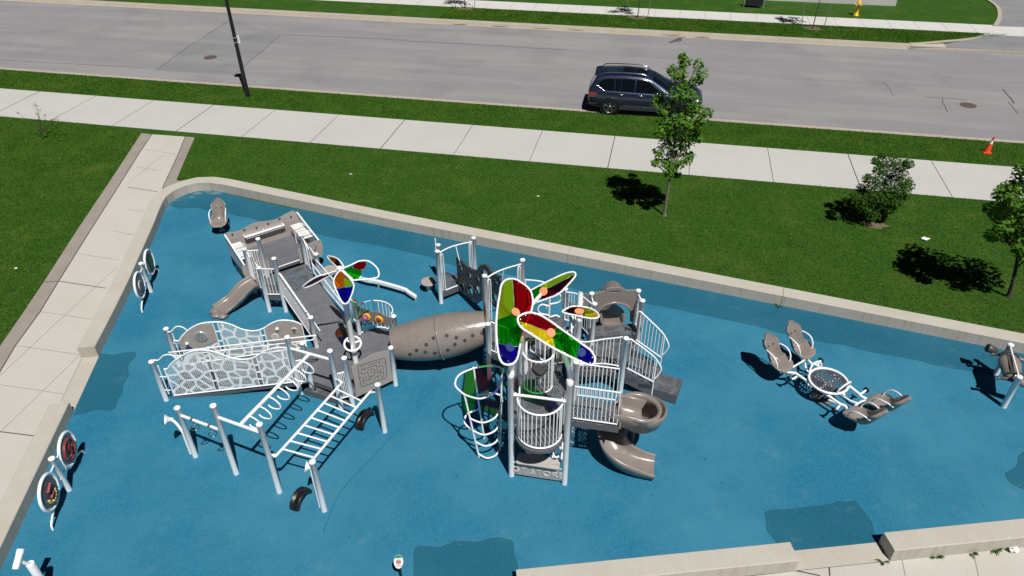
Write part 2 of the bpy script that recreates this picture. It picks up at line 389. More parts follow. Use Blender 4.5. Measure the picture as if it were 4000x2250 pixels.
# lawn base, far lawn
mb = MB(); mb.add([V((-160, -60, 0)), V((160, -60, 0)), V((160, 60, 0)), V((-160, 60, 0))], [(0, 1, 2, 3)])
mb2 = band(-90, 45.1, -160, 160, 0.0); struct('lawn', mb2, 'turf')
struct('far_lawn', band(45.0, 220, -200, 200, .13), 'turf')
struct('road', band(31.85, 44.47, -160, 160, .004), 'asphalt')
struct('road_gutter', band(44.12, 44.47, -160, 13.4, .008, mb=band(31.85, 32.12, -160, 160, .008)), 'kerb_concrete')
struct('sidewalk', band(26.28, 29.40, -160, 160, .004), 'walk_concrete')
struct('far_sidewalk', band(47.72, 49.6, -160, 26, .136), 'far_walk_concrete')
mb = MB()
for k in range(-16, 14): ribbon([ST(-1.61 + 3.16 * k, 26.28), ST(-1.61 + 3.16 * k + .02, 29.4)], .035 if k % 3 == 0 else .022, .008, mb)
struct('sidewalk_joint', mb, 'joint')
mb = MB()
for k in range(-30, 16): ribbon([ST(.82 + 1.56 * k, 47.72), ST(.82 + 1.56 * k, 49.6)], .02, .140, mb)
struct('far_sidewalk_joint', mb, 'faint_joint')
# far kerb with its sloping face; it curves into the driveway on the right
kpath = [ST(s, 44.62) for s in (-160, -80, -40, -20, -10, -5, 0, 5, 10, 13.6)]
kcur = smooth([ST(13.62, 44.80), G('O', 1850, 310, .15), G('O', 1990, 298, .15), G('O', 2160, 283, .15), G('O', 2260, 266, .15), G('O', 2320, 250, .15)], 5)
def kerb(path, w0=.30, w1=.27, h=.15):
    mb = MB(); n = len(path); rings = []
    for i in range(n):
        t = path[min(i + 1, n - 1)] - path[max(i - 1, 0)]; s = V((-t.y, t.x, 0)).normalized(); p = A3(path[i], 0)
        rings.append([p - s * (w0 * .55), p - s * (w0 * .30) + V((0, 0, h)), p + s * w1 + V((0, 0, h)), p + s * w1])
    return mb.ring(rings, False, True, False)
struct('far_kerb', kerb(kpath), 'kerb_concrete', bevel=.02)
struct('driveway_kerb', kerb(kcur, .26, .2), 'kerb_concrete', bevel=.02)
kc2 = smooth([G('O', 2250, -40, .15), G('O', 2325, 0, .15), G('O', 2385, 45, .15), G('O', 2405, 90, .15), G('O', 2400, 140, .15), G('O', 2372, 188, .15)], 5)
struct('driveway_kerb', kerb([p + V((0, 0, 0)) for p in kc2][::-1], .24, .16, .19), 'kerb_concrete', bevel=.02)
mb = MB()
for k in range(-12, 4): ribbon([ST(1.0 + 3.4 * k, 44.44), ST(1.0 + 3.4 * k, 44.56)], .03, .155, mb)
ZF = .145
dr = [G('O', *q, ZF) for q in ((2320, 252), (2260, 270), (2160, 288), (2005, 316), (2012, 338), (2576, 368))] + [ST(60, 44.7, ZF), ST(60, 75, ZF), ST(14, 75, ZF), ST(19.5, 56, ZF)] + [G('O', *q, ZF) for q in ((2328, 0), (2390, 45), (2410, 90), (2404, 140), (2378, 188), (2330, 240))]
struct('driveway', MB().sheet(dr), 'asphalt_drive')
struct('driveway_apron', MB().sheet([G('O', *q, .151) for q in ((1775, 322), (1990, 312), (2008, 318), (2014, 340), (1770, 332))]), 'wall_concrete')
g_hi = [G('O', *q, .152) for q in ((1756, 331), (2014, 340), (2576, 368))]; g_hi.append(g_hi[-1] + E_ * 20)
g_lo = [G('O', *q, .010) for q in ((1756, 349), (2014, 361), (2576, 388))]; g_lo.append(g_lo[-1] + E_ * 20)
mb = MB()
for i in range(3): mb.add([g_lo[i], g_lo[i + 1], g_hi[i + 1], g_hi[i]], [(0, 1, 2, 3)])
struct('driveway_gutter', mb, 'kerb_concrete')
struct('sidewalk_crossing', MB().sheet([G('O', 2285, 246, .152), G('O', 2576, 263, .152), G('O', 2576, 195, .152), G('O', 2372, 188, .152)]), 'far_walk_concrete')
# road repairs, cracks, stains
struct('road_patch', MB().sheet([G('l', *q, .008) for q in ((985, 440), (1170, 303), (1430, 135), (1500, 130), (1765, 222), (1690, 285), (1612, 352), (1470, 470))]), 'asphalt_patch')
struct('road_patch', MB().sheet([G('Q', *q, .008) for q in ((2172, 352), (2190, 345), (2225, 330), (2262, 310), (2312, 303), (2320, 309), (2285, 322), (2280, 345), (2240, 350), (2190, 361))]), 'crack')
rc = random.Random(3)
def crack(s, pts, w=.035):
    q = [G(s, *p) for p in pts]; o = []
    for a, b in zip(q, q[1:]):
        k = max(2, int((b - a).length / .35))
        for i in range(k): o.append(lerp(a, b, i / k) + V((rc.uniform(-.05, .05), rc.uniform(-.05, .05), 0)))
    return o + [q[-1]], w
mb = MB()
for s, pts, w in (('Q', ((0, 348), (380, 365), (770, 387), (900, 398), (1150, 408), (1330, 422)), .03), ('n', ((3919, 350), (3961, 405)), .06), ('n', ((3938, 402), (3976, 447)), .035),
                  ('n', ((3677, 382), (3702, 438)), .03), ('n', ((3612, 377), (3773, 392)), .03), ('n', ((3450, 320), (3475, 345), (3490, 375)), .018), ('l', ((1770, 220), (2100, 232), (2576, 255)), .04), ('l', ((1765, 222), (1690, 285), (1612, 352), (1470, 470)), .025), ('l', ((985, 440), (1170, 303), (1430, 135)), .035), ('l', ((0, 380), (900, 425)), .02)):
    p, w = crack(s, pts, w); ribbon(p, w, .012, mb)
struct('road_crack', mb, 'crack')
mb = MB()
for q in ((3440, 290), (3510, 170), (2130, 205), (1980, 192), (1870, 190), (1740, 178), (2235, 215)):
    p = G('n', q[0], q[1] if q[1] < 0 else (q[1] - 0)); 
for q in ((420, 207), (750, 221), (1095, 238), (1400, 254), (2460, 318), (2200, 298), (190, 178)):
    p = G('Q', *q); pts = [p + E_ * (rc.uniform(.35, .7) * math.cos(a)) + N_ * (.13 * math.sin(a) * rc.uniform(.6, 1.2)) for a in [2 * PI * i / 11 for i in range(11)]]
    mb.sheet([A3(x, .0125) for x in pts])
struct('road_stain', mb, 'mulch')
# left path, gravel edges
pl = [G(*q) for q in (('l', 955, 845), ('M', 140, 0), ('M', 0, 225), ('N', 640, 0), ('N', 415, 360), ('N', 285, 575), ('N', 110, 815), ('N', 0, 1000))]
pl.append(pl[-1] + (pl[-1] - pl[-2]) * 12)
gr0 = [G('M', 440, 420), G('M', 635, 0), G('l', 1165, 860)]
struct('path', MB().sheet([A3(p, .004) for p in pl[:-1] + [pl[-1], V((-13, -14, 0)), V((-9.6, 5, 0)), V((-10.4, 8.6, 0)), V((-11.05, 12.8, 0)), V((-11.4, 15, 0)), V((-11.8, 18, 0)), V((-12.6, 21.8, 0))] + gr0]), 'path_concrete')
struct('path', MB().sheet([A3(p, .004) for p in (V((-13, -14, 0)), V((34, -14, 0)), V((34, 11.45, 0)), V((22, 10.3, 0)), V((9.8, 8.95, 0)), V((5.5, 8.5, 0)), V((0, 8.4, 0)), V((-9.0, 5.6, 0)), V((-9.6, 5, 0)))]), 'path_concrete')
gl = [G(*q) for q in (('l', 890, 838), ('l', 700, 1127), ('N', 545, 0), ('N', 310, 365), ('N', 180, 560), ('N', 0, 820))]; gl.append(gl[-1] + (gl[-1] - gl[-2]) * 12)
struct('gravel_edge', MB().sheet([A3(p, .006) for p in gl + pl[::-1]]), 'gravel')
gr = [G(*q) for q in (('l', 1165, 860), ('M', 635, 0), ('M', 440, 420))]
struct('gravel_edge', MB().sheet([A3(p, .006) for p in [G('l', 1225, 865), G('M', 750, 0), G('M', 660, 210), G('M', 610, 330), V((-11.9, 24.5, 0)), V((-12.7, 24, 0))] + gr[::-1]]), 'gravel')
mb = MB(); ribbon(pl, .035, .009, mb); ribbon(gr, .03, .009, mb)
for a in ((('N', 415, 360), ('N', 750, 410)), (('M', 0, 425), ('M', 365, 480)), (('N', 0, 1425), ('N', 240, 1455)), (('N', 310, 367), ('N', 415, 360)), (('U', 1605, 300), ('U', 1608, 344)), (('U', 1437, 318), ('U', 1900, 270)), (('U', 1437, 318), ('U', 1560, 344)), (('N', 580, 905), ('N', 435, 1210))):
    ribbon([G(*a[0]), G(*a[1])], .028, .0095, mb)
ribbon([V((-1, 7.55, 0)), V((5.55, 8.32, 0))], .02, .0095, mb); ribbon([V((7.47, 8.52, 0)), V((20, 9.83, 0))], .02, .0095, mb)
struct('path_joint', mb, 'joint')
mb = MB()
for a in ((('N', 545, 165), ('N', 840, 210)), (('N', 285, 575), ('N', 650, 630)), (('N', 110, 815), ('N', 560, 880)), (('N', 0, 1092), ('N', 450, 1158)), (('M', 0, 700), ('M', 195, 735)), (('M', 100, 165), ('M', 370, 215)), (('M', 0, 1010), ('M', 60, 1025)), (('l', 905, 940), ('l', 1115, 970)), (('N', 800, 5), ('N', 930, 30)), (('U', 1968, 265), ('U', 1985, 344)), (('U', 2326, 245), ('U', 2350, 344))):
    ribbon([G(*a[0]), G(*a[1])], .016, .009, mb)
for a in ((('N', 0, 1030), ('N', 415, 640), ('N', 830, 260)), (('N', 0, 1430), ('N', 460, 985), ('N', 565, 880)), (('M', 0, 380), ('M', 250, 170), ('M', 470, 0))): ribbon([G(*q) for q in a], .012, .009, mb)
struct('path_joint', mb, 'faint_joint')
# the pit: rubber surface
BW = [V((-11.2, 14.88, 0)), V((-11.4, 16.47, 0)), V((-11.62, 18.0, 0)), V((-12.18, 21.28, 0)), V((-12.38, 22.3, 0)), V((-12.49, 22.95, 0)), V((-12.51, 23.3, 0)), V((-12.42, 23.72, 0)), V((-12.12, 24.14, 0)), V((-11.78, 24.34, 0)), V((-11.35, 24.37, 0)), V((-10.79, 24.22, 0))]
_d = (V((13.76, 14.72, 0)) - V((1.77, 19.29, 0))).normalized(); _p1 = V((1.77, 19.29, 0))
BW += [_p1 + _d * k for k in (-12.2, -9, -6.75, 0, 6.55, 14, 21.5)]
LWd = (V((-10.2, 8.65, 0)) - V((-10.85, 12.83, 0))).normalized(); LW = [V((-10.88, 12.83, 0)), V((-10.88, 12.83, 0)) + LWd * 3, V((-10.88, 12.83, 0)) + LWd * 12]
Bd = V((1, .1042, 0)).normalized(); B0 = V((.03, 8.17, 0))
pit = BW + [B0 + Bd * 22, B0 + Bd * 5.5, B0, V((-9.2, 4.6, 0)), LW[2], LW[1], LW[0]]
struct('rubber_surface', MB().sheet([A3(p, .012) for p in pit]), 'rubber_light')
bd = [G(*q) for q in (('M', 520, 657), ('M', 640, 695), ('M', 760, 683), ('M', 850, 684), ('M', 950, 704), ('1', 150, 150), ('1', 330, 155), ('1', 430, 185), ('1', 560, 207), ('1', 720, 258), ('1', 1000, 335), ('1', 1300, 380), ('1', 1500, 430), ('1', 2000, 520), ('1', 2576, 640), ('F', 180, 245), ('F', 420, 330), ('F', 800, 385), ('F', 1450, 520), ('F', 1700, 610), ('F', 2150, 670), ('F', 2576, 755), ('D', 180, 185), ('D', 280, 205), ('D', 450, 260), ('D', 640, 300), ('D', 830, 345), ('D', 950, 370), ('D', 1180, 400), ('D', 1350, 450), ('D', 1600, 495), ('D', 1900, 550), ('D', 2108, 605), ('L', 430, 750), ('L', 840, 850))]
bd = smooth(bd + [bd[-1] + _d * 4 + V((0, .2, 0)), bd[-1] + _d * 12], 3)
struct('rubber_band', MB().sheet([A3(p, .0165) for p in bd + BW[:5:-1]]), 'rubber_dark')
def blob(s, pts, extra=()): return smooth([G(s, *p) for p in pts], 4) + [A3(p) for p in extra]
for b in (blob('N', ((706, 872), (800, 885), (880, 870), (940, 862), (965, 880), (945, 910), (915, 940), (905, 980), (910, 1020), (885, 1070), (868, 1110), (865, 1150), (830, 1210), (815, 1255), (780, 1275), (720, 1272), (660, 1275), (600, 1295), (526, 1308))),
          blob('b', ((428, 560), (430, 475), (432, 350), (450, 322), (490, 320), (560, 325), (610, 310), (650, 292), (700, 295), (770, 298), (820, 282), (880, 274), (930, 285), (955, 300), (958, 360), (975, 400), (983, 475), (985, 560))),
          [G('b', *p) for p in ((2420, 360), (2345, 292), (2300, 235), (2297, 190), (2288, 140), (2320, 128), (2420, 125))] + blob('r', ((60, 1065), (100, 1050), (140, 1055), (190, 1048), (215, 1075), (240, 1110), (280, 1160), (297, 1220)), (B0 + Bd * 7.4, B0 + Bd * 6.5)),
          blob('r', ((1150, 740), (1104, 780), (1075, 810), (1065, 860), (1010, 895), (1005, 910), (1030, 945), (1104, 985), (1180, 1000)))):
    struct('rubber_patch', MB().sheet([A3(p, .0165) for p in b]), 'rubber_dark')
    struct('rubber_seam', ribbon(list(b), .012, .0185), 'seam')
struct('rubber_seam', ribbon(smooth([G('3', *q) for q in ((2135, 620), (2010, 750), (1900, 870), (1800, 975), (1700, 1080), (1620, 1180), (1560, 1310), (1500, 1449), (1480, 1520))], 3), .012, .0185), 'seam')
rs_ = random.Random(9); mb = MB()
for q, a, b in ((('M', 880, 500), .22, .12), (('M', 1095, 497), .26, .13), (('M', 1010, 480), .16, .07), (('M', 805, 545), .12, .08), (('M', 600, 585), .2, .06)):
    p = G(*q, .0175); mb.sheet([p + V((a * math.cos(t) * rs_.uniform(.55, 1.15), b * math.sin(t) * rs_.uniform(.55, 1.15), 0)) for t in [2 * PI * i / 18 for i in range(18)]])
struct('sand_stain', mb, 'sand')
# flush concrete strips in the openings
struct('threshold', MB().sheet([A3(p, .021) for p in (BW[0], LW[0], LW[0] + V((-.42, -.06, 0)), BW[0] + V((-.45, .05, 0)))]), 'wall_concrete')
struct('threshold', MB().sheet([A3(B0 + Bd * k + V((.04, -.43, 0)) * o, .021) for k, o in ((5.5, 0), (7.45, 0), (7.45, 1), (5.5, 1))]), 'wall_concrete')
# seat walls
def wall(inner, side, label, h=.37, w=.455):
    """concrete seat wall swept along its inner foot; side +1 = body lies left of the direction of travel"""
    mb = MB(); rings = []; n = len(inner)
    for i, p in enumerate(inner):
        a = (inner[i] - inner[i - 1]).normalized() if i else (inner[1] - inner[0]).normalized()
        b = (inner[i + 1] - inner[i]).normalized() if i < n - 1 else a
        t = (a + b).normalized(); s = V((-t.y, t.x, 0)) * side / max(.5, t.dot(a))
        if i == 0: p = p + a * .006
        if i == n - 1: p = p - a * .006
        q = [p + V((0, 0, 0)), p + V((0, 0, h - .018)), p + s * .018 + V((0, 0, h)), p + s * (w - .018) + V((0, 0, h)), p + s * w + V((0, 0, h - .018)), p + s * w]
        rings.append(q if side > 0 else q[::-1])
    mb.ring(rings, False, True, False)
    o = mb.build('seat_wall', 'wall_concrete', bevel=0); return tag(o, label, 'wall', 'concrete seat walls round the playground', 'thing')
wall([_p1 + _d * -6.75] + BW[11:3:-1] + [BW[3], BW[2], BW[1], BW[0]], -1, 'curved concrete seat wall bending round the upper left corner of the playground')
for a, b, l in ((0, -6.75, 'straight concrete seat wall length behind the ramped play structure, next to the curved one'), (6.55, 0, 'straight concrete seat wall length behind the slide hood, between two dark joints'), (21.5, 6.55, 'long straight concrete seat wall behind the see-saw and running off the right edge')):
    wall([_p1 + _d * a, _p1 + _d * ((a + b) / 2), _p1 + _d * b], -1, l)
wall([LW[0], LW[1], LW[2]], -1, 'concrete seat wall at the lower left beside the red and yellow play panels', .34)
wall([B0 + Bd * 0, B0 + Bd * 3, B0 + Bd * 5.5], -1, 'low concrete seat wall along the bottom edge, left of the flush gap', .36, .43)
wall([B0 + Bd * 7.45, B0 + Bd * 14, B0 + Bd * 22], -1, 'low concrete seat wall in the bottom right corner with weeds at its foot', .36, .43)
# far concrete wall
fw = [G('O', 700, -8, .14), G('O', 1640, 41, .14), G('O', 1662, 30, .14)]
mb = MB(); a, b = ST(6.4, 53.1), ST(14.55, 53.1)
mb.plate([a + V((0, 0, .1)), b + V((0, 0, .1)), b + V((.0, 0, .62)), a + V((0, 0, .62))], N_ * .35)
tag(mb.build('concrete_wall', 'far_walk_concrete', bevel=.02), 'low pale concrete wall on the far lawn behind the yellow hydrant', 'wall', None, 'thing')
# ------------------------------------------------------------------ grass blades
def inpoly(x, y, poly):
    c = np.zeros(len(x), bool); n = len(poly)
    for i in range(n):
        a, b = poly[i], poly[i - 1]
        k = ((a[1] > y) != (b[1] > y)) & (x < (b[0] - a[0]) * (y - a[1]) / (b[1] - a[1] + 1e-12) + a[0]); c ^= k
    return c
def grass(name, poly, num, h, z=0.0, seed=1, w=.012):
    rg = np.random.default_rng(seed); P = np.array([[p[0], p[1]] for p in poly]); lo, hi = P.min(0), P.max(0)
    xy = rg.uniform(lo, hi, (int(num), 2)); xy = xy[inpoly(xy[:, 0], xy[:, 1], P)]; n = len(xy)
    a = rg.uniform(0, 2 * PI, n); hh = h * rg.uniform(.5, 1.25, n); ln = hh * rg.uniform(.2, .9, n); la = rg.uniform(0, 2 * PI, n)
    v = np.zeros((n, 3, 3)); v[:, 0, 0] = xy[:, 0] - np.cos(a) * w; v[:, 0, 1] = xy[:, 1] - np.sin(a) * w
    v[:, 1, 0] = xy[:, 0] + np.cos(a) * w; v[:, 1, 1] = xy[:, 1] + np.sin(a) * w
    v[:, 2, 0] = xy[:, 0] + np.cos(la) * ln; v[:, 2, 1] = xy[:, 1] + np.sin(la) * ln; v[:, :2, 2] = z; v[:, 2, 2] = z + hh
    me = bpy.data.meshes.new(name); me.vertices.add(3 * n); me.loops.add(3 * n); me.polygons.add(n)
    me.vertices.foreach_set('co', v.reshape(-1)); me.loops.foreach_set('vertex_index', np.arange(3 * n, dtype=np.int32))
    me.polygons.foreach_set('loop_start', np.arange(0, 3 * n, 3, dtype=np.int32)); me.polygons.foreach_set('loop_total', np.full(n, 3, dtype=np.int32)); me.update()
    me.materials.append(M['blade']); o = bpy.data.objects.new(name, me); COL.objects.link(o)
    return o
outer = [p + V((-_d.y, _d.x, 0)) * .455 for p in BW[12:17]]
lawn_r = [G('l', 1228, 868), ST(-17, 26.27), ST(30, 26.27), ST(30, 16.2)] + [p for p in outer[::-1]] + [V((-10.7, 24.72, 0)), V((-11.4, 24.86, 0)), V((-11.85, 24.8, 0)), G('M', 610, 330), G('M', 750, 0)]
tag(grass('grass', lawn_r, 330000, .055, 0, 1), 'mown green grass between the sidewalk and the back wall', 'grass', kind='stuff')
tag(grass('grass', [G('l', 888, 836), gl[0], gl[1], gl[2], gl[3], gl[4], gl[5], V((-19, 8, 0)), V((-30, 6, 0)), ST(-40, 18), ST(-40, 26.27), ST(-25, 26.27)], 330000, .055, 0, 2), 'mown green grass left of the gravel edged path', 'grass', kind='stuff')
tag(grass('grass', [ST(-36, 29.42), ST(22, 29.42), ST(22, 31.86), ST(-36, 31.86)], 480000, .06, 0, 3), 'green grass strip between the sidewalk and the road', 'grass', kind='stuff')
tag(grass('grass', [ST(-14, 45.03), ST(13.9, 45.03), ST(19, 47.3), ST(19.6, 47.7), ST(-14, 47.7)], 150000, .06, .13, 4, .018), 'green grass strip behind the far kerb', 'grass', kind='stuff')
# ------------------------------------------------------------------ shared play parts
def deck(root, poly, z, h, m, ang=0.0, name='deck', zs=None):
    mb = MB(); p = [A3(q, z if zs is None else zs[i]) for i, q in enumerate(poly)]; n = len(p)
    mb.sheet(p, 0); dn = V((0, 0, -h))
    for i in range(n): a, b = p[i], p[(i + 1) % n]; mb.add([a, b, b + dn, a + dn], [(0, 1, 2, 3)], False, 1)
    return mb.build(name, [m, 'deck_side'], root, uvang=ang)
def guard(root, a, b, h, n, name='guardrail', r=.0115, rr=.018, tops=None):
    return rail_mesh(a, b, h, n, r, rr, None, tops).build(name, 'white_metal', root)
def hoop(mb, a, b, h, r=.018, k=.12):
    """flat-topped handle from a to b with rounded shoulders"""
    a, b = A3(a), A3(b); up = V((0, 0, h)); d = (b - a)
    pts = [a, a + up * .8, a + up * .95 + d * .08, a + up + d * .25, b + up - d * .25, b + up * .95 - d * .08, b + up * .8, b]
    return mb.tube(smooth(pts, 3), r, 8)
def bolt(mb, c, ax, r=.01): mb.lathe(c, [(r, 0), (r * .8, r * .7)], 8, ax)
def petal(root, out, pan, discs, fr=.032, thick=.012):
    """leaf-shaped frame with tinted panes; out / panes / discs in world space on one plane"""
    c = sum(out, V((0, 0, 0))) / len(out); nr = V((0, 0, 0))
    for i in range(len(out)): nr += (out[i] - c).cross(out[(i + 1) % len(out)] - c)
    nr.normalize(); nr = nr if nr.z > 0 else -nr
    mb = MB().tube(smooth(out, 3, True), fr, 8, True); q = smooth(out, 3, True)
    for i in range(0, len(q), 5): mb.lathe(lerp(q[i], c, .07) + nr * thick, [(.011, 0), (.009, .008)], 8, nr, True, 1)
    o = mb.build('petal', ['white_metal', 'silver'], root)
    for mt, poly in pan: MB().plate(poly, nr * thick).build('pane', mt, o)
    for mt, cc, r in discs:
        mb = MB().lathe(cc + nr * .016, [(r, 0), (r, .012)], 28, nr, True, 0, False)
        u = nr.orthogonal().normalized()
        for sg in (-1, 1): bolt(mb, cc + nr * .028 + u * r * .62 * sg, nr, .012)
        mb.build('disc', mt, o)
    return o, nr
def plane3(*a):
    p = [G(*q) for q in a]; n = (p[1] - p[0]).cross(p[2] - p[0]).normalized(); return p[0], n
# ------------------------------------------------------------------ the ramped structure (left)
WR = thing('play_structure', (-4.4, 14.2, 0), 'ramped white play structure with wavy perforated panels, overhead ladder and small petal flower', 'play structure')
T1, T3, T4, T5 = G('2', 1462, 975), G('2', 1838, 1110), G('2', 1945, 1080), G('2', 2342, 890)
T2 = V((-5.10, 13.50, 0)); T6 = V((-3.10, 14.95, 0)); PD = V((-4.17, 15.34, 0)); SG = V((-5.22, 14.80, 0))
S1d = G('E', 865, 1280); S1c = V((-7.10, 16.86, 0)); S1f = V((-5.63, 17.50, 0)); S1a = V((-7.33, 17.84, 0)); S1e = V((-6.30, 18.52, 0)); S1b = V((-7.78, 17.80, 0))
R2, R1 = G('2', 215, 1030), V((-8.88, 14.50, 0))
Q = [G('3', *q) for q in ((368, 855), (722, 1005), (1097, 1165), (1488, 1325), (2014, 640))]
for b, h in ((T1, 1.91), (T3, 1.92), (T4, 1.60), (T5, 1.29), (T6, 1.30), (PD, 1.50), (T2, 1.62), (SG, 1.40), (S1d, 1.89), (S1c, 1.57), (S1f, 1.60), (S1a, 1.92), (S1e, 1.62), (S1b, 1.60), (R2, 1.32), (R1, 1.30), (Q[0], 1.60), (Q[1], 2.17), (Q[2], 2.15), (Q[3], 1.58), (Q[4], 1.57)):
    post(WR, b, h)
ZD, ZS = .38, .58
deck(WR, [T2, T4, T5, T6, PD, SG], ZD, .14, 'deck_solid')
mb = MB()
for a, b in ((T4, PD), (T2, T6)): mb.add([A3(lerp(a, b, .02), ZD + .003), A3(lerp(a, b, .98), ZD + .003), A3(lerp(a, b, .98), ZD + .003) + V((.012, .012, 0)), A3(lerp(a, b, .02), ZD + .003) + V((.012, .012, 0))], [(0, 1, 2, 3)])
mb.build('deck_seam', 'groove', WR)
st = [G('2', 1487, 930, .2), G('2', 1855, 1035, .2), T4 + V((-.02, -.06, 0)), T2 + V((.05, -.02, 0))]
deck(WR, st, .2, .19, 'perf_deck', -.44, 'step')
deck(WR, [S1d, S1f, S1e, S1a, S1b, S1c], ZS, .16, 'perf_deck', .6)
# upper ramp
rl = [SG + (PD - SG) * .05, PD + (SG - PD) * .05, S1f + (S1d - S1f) * .06, S1d + (S1f - S1d) * .06]
deck(WR, rl, 0, .12, 'deck_solid', 0, 'ramp', [ZD + .004, ZD + .004, ZS + .004, ZS + .004])
guard(WR, A3(S1d + V((.08, -.10, 0)), ZS + .06), A3(SG + V((-.04, .10, 0)), ZD + .06), .80, 32, 'ramp_panel', .0062, .018)
guard(WR, A3(S1f + V((.0, -.10, 0)), ZS + .06), A3(PD + V((.02, .10, 0)), ZD + .06), .80, 32, 'ramp_panel', .0062, .018)
iv = (S1f - S1d).normalized()
for a, b, s in ((S1d, SG, 1), (S1f, PD, -1)):
    mb = MB(); q0, q1 = A3(a + iv * .12 * s, ZS + .62), A3(b + iv * .12 * s, ZD + .62)
    mb.tube(smooth([q0 + V((0, 0, -.12)), q0 + (q0 - q1).normalized() * .05, q0, q1, q1 + (q1 - q0).normalized() * .05, q1 + V((0, 0, -.12))], 3), .017)
    for t in (.2, .5, .8): mb.tube([lerp(q0, q1, t), lerp(q0, q1, t) - iv * .12 * s + V((0, 0, -.04))], .01, 6)
    mb.build('handrail', 'white_metal', WR)
# lower ramp with wavy panels
def wavy(root, crop, A0, A1, top, cuts, mats, inward):
    """panel in the vertical plane A0-A1; top outline from the survey, cuts = survey points of the uprights"""
    d = (A1 - A0); dh = V((d.x, d.y, 0)); Ln = dh.length; dh.normalize()
    tp = [VP(crop, x, y, A0, A1) for x, y in top]; T = sorted([((p - A0).dot(dh), p.z) for p in tp])
    tops = smooth([V((u, z, 0)) for u, z in T], 4)
    def zt(u):
        for a, b in zip(tops, tops[1:]):
            if a.x <= u <= b.x: return lerp(a.y, b.y, (u - a.x) / max(1e-6, b.x - a.x))
        return tops[0].y if u < tops[0].x else tops[-1].y
    def zb(u): return A0.z + d.z * u / Ln
    P = lambda u, z: A3(A0 + dh * u, z)
    us = [(VP(crop, x, y, A0, A1) - A0).dot(dh) for x, y in cuts]
    fr = MB().tube([P(p.x, p.y) for p in tops], .021); u0, u1 = tops[0].x, tops[-1].x
    fr.tube([P(u0, zb(u0)), P(u1, zb(u1))], .019)
    for u in us: fr.tube([P(u, zb(u)), P(u, zt(u))], .015, 6)
    for u in us[1:-1:2]:
        for k in (.25, .5, .75): fr.obox(P(u + .06, lerp(zb(u), zt(u), k)), dh * .07, V((0, 0, .012)), inward * .012)
    f = fr.build('ramp_panel_frame', 'white_metal', root)
    for i, mt in enumerate(mats):
        a, b = us[2 * i] + .012, us[2 * i + 1] - .012; k = 14; lo = [P(lerp(a, b, j / k), zb(lerp(a, b, j / k)) + .03) for j in range(k + 1)]; hi = [P(lerp(a, b, j / k), zt(lerp(a, b, j / k)) - .015) for j in range(k + 1)]
        mb = MB()
        for j in range(k): mb.add([lo[j], lo[j + 1], hi[j + 1], hi[j]], [(0, 1, 2, 3)])
        mb.build('ramp_panel', mt, root)
    return f, P, us, zt, zb, dh
nf = V((.09, -1, 0)).normalized()
A0, A1 = G('w', 60, 1277, .07), G('w', 2120, 1047, .41)
wavy(WR, 'w', A0, A1, ((0, 837), (60, 830), (130, 740), (300, 620), (450, 550), (640, 528), (830, 560), (1000, 625), (1150, 670), (1290, 680), (1420, 665), (1520, 615), (1650, 540), (1800, 495), (1950, 490), (2050, 510), (2150, 560)),
     ((170, 1265), (842, 1180), (912, 1170), (1555, 1098), (1625, 1090), (2110, 1045)), ('perf_white', 'perf_white', 'perf_white'), -nf)
B0_, B1_ = A3(R1, .07) + V((.12, -.04, 0)), A3(SG, .41) + V((-.08, 0, 0))
fb, Pb, ub, zt, zb, dhb = wavy(WR, 'w', B0_, B1_, ((155, 372), (240, 378), (300, 300), (430, 180), (600, 100), (800, 75), (950, 80), (1100, 120), (1250, 185), (1380, 215), (1500, 215), (1620, 175), (1720, 110), (1850, 55), (1980, 45), (2120, 65), (2220, 110)),
     ((260, 400), (795, 100), (868, 90), (1565, 215), (1625, 190), (2240, 130)), ('perf_white', 'perf_white', 'perf_white'), -nf)
def onback(x, y): return VP('w', x, y, B0_, B1_)
nb = V((dhb.y, -dhb.x, 0))
nb = nb if nb.y < 0 else -nb
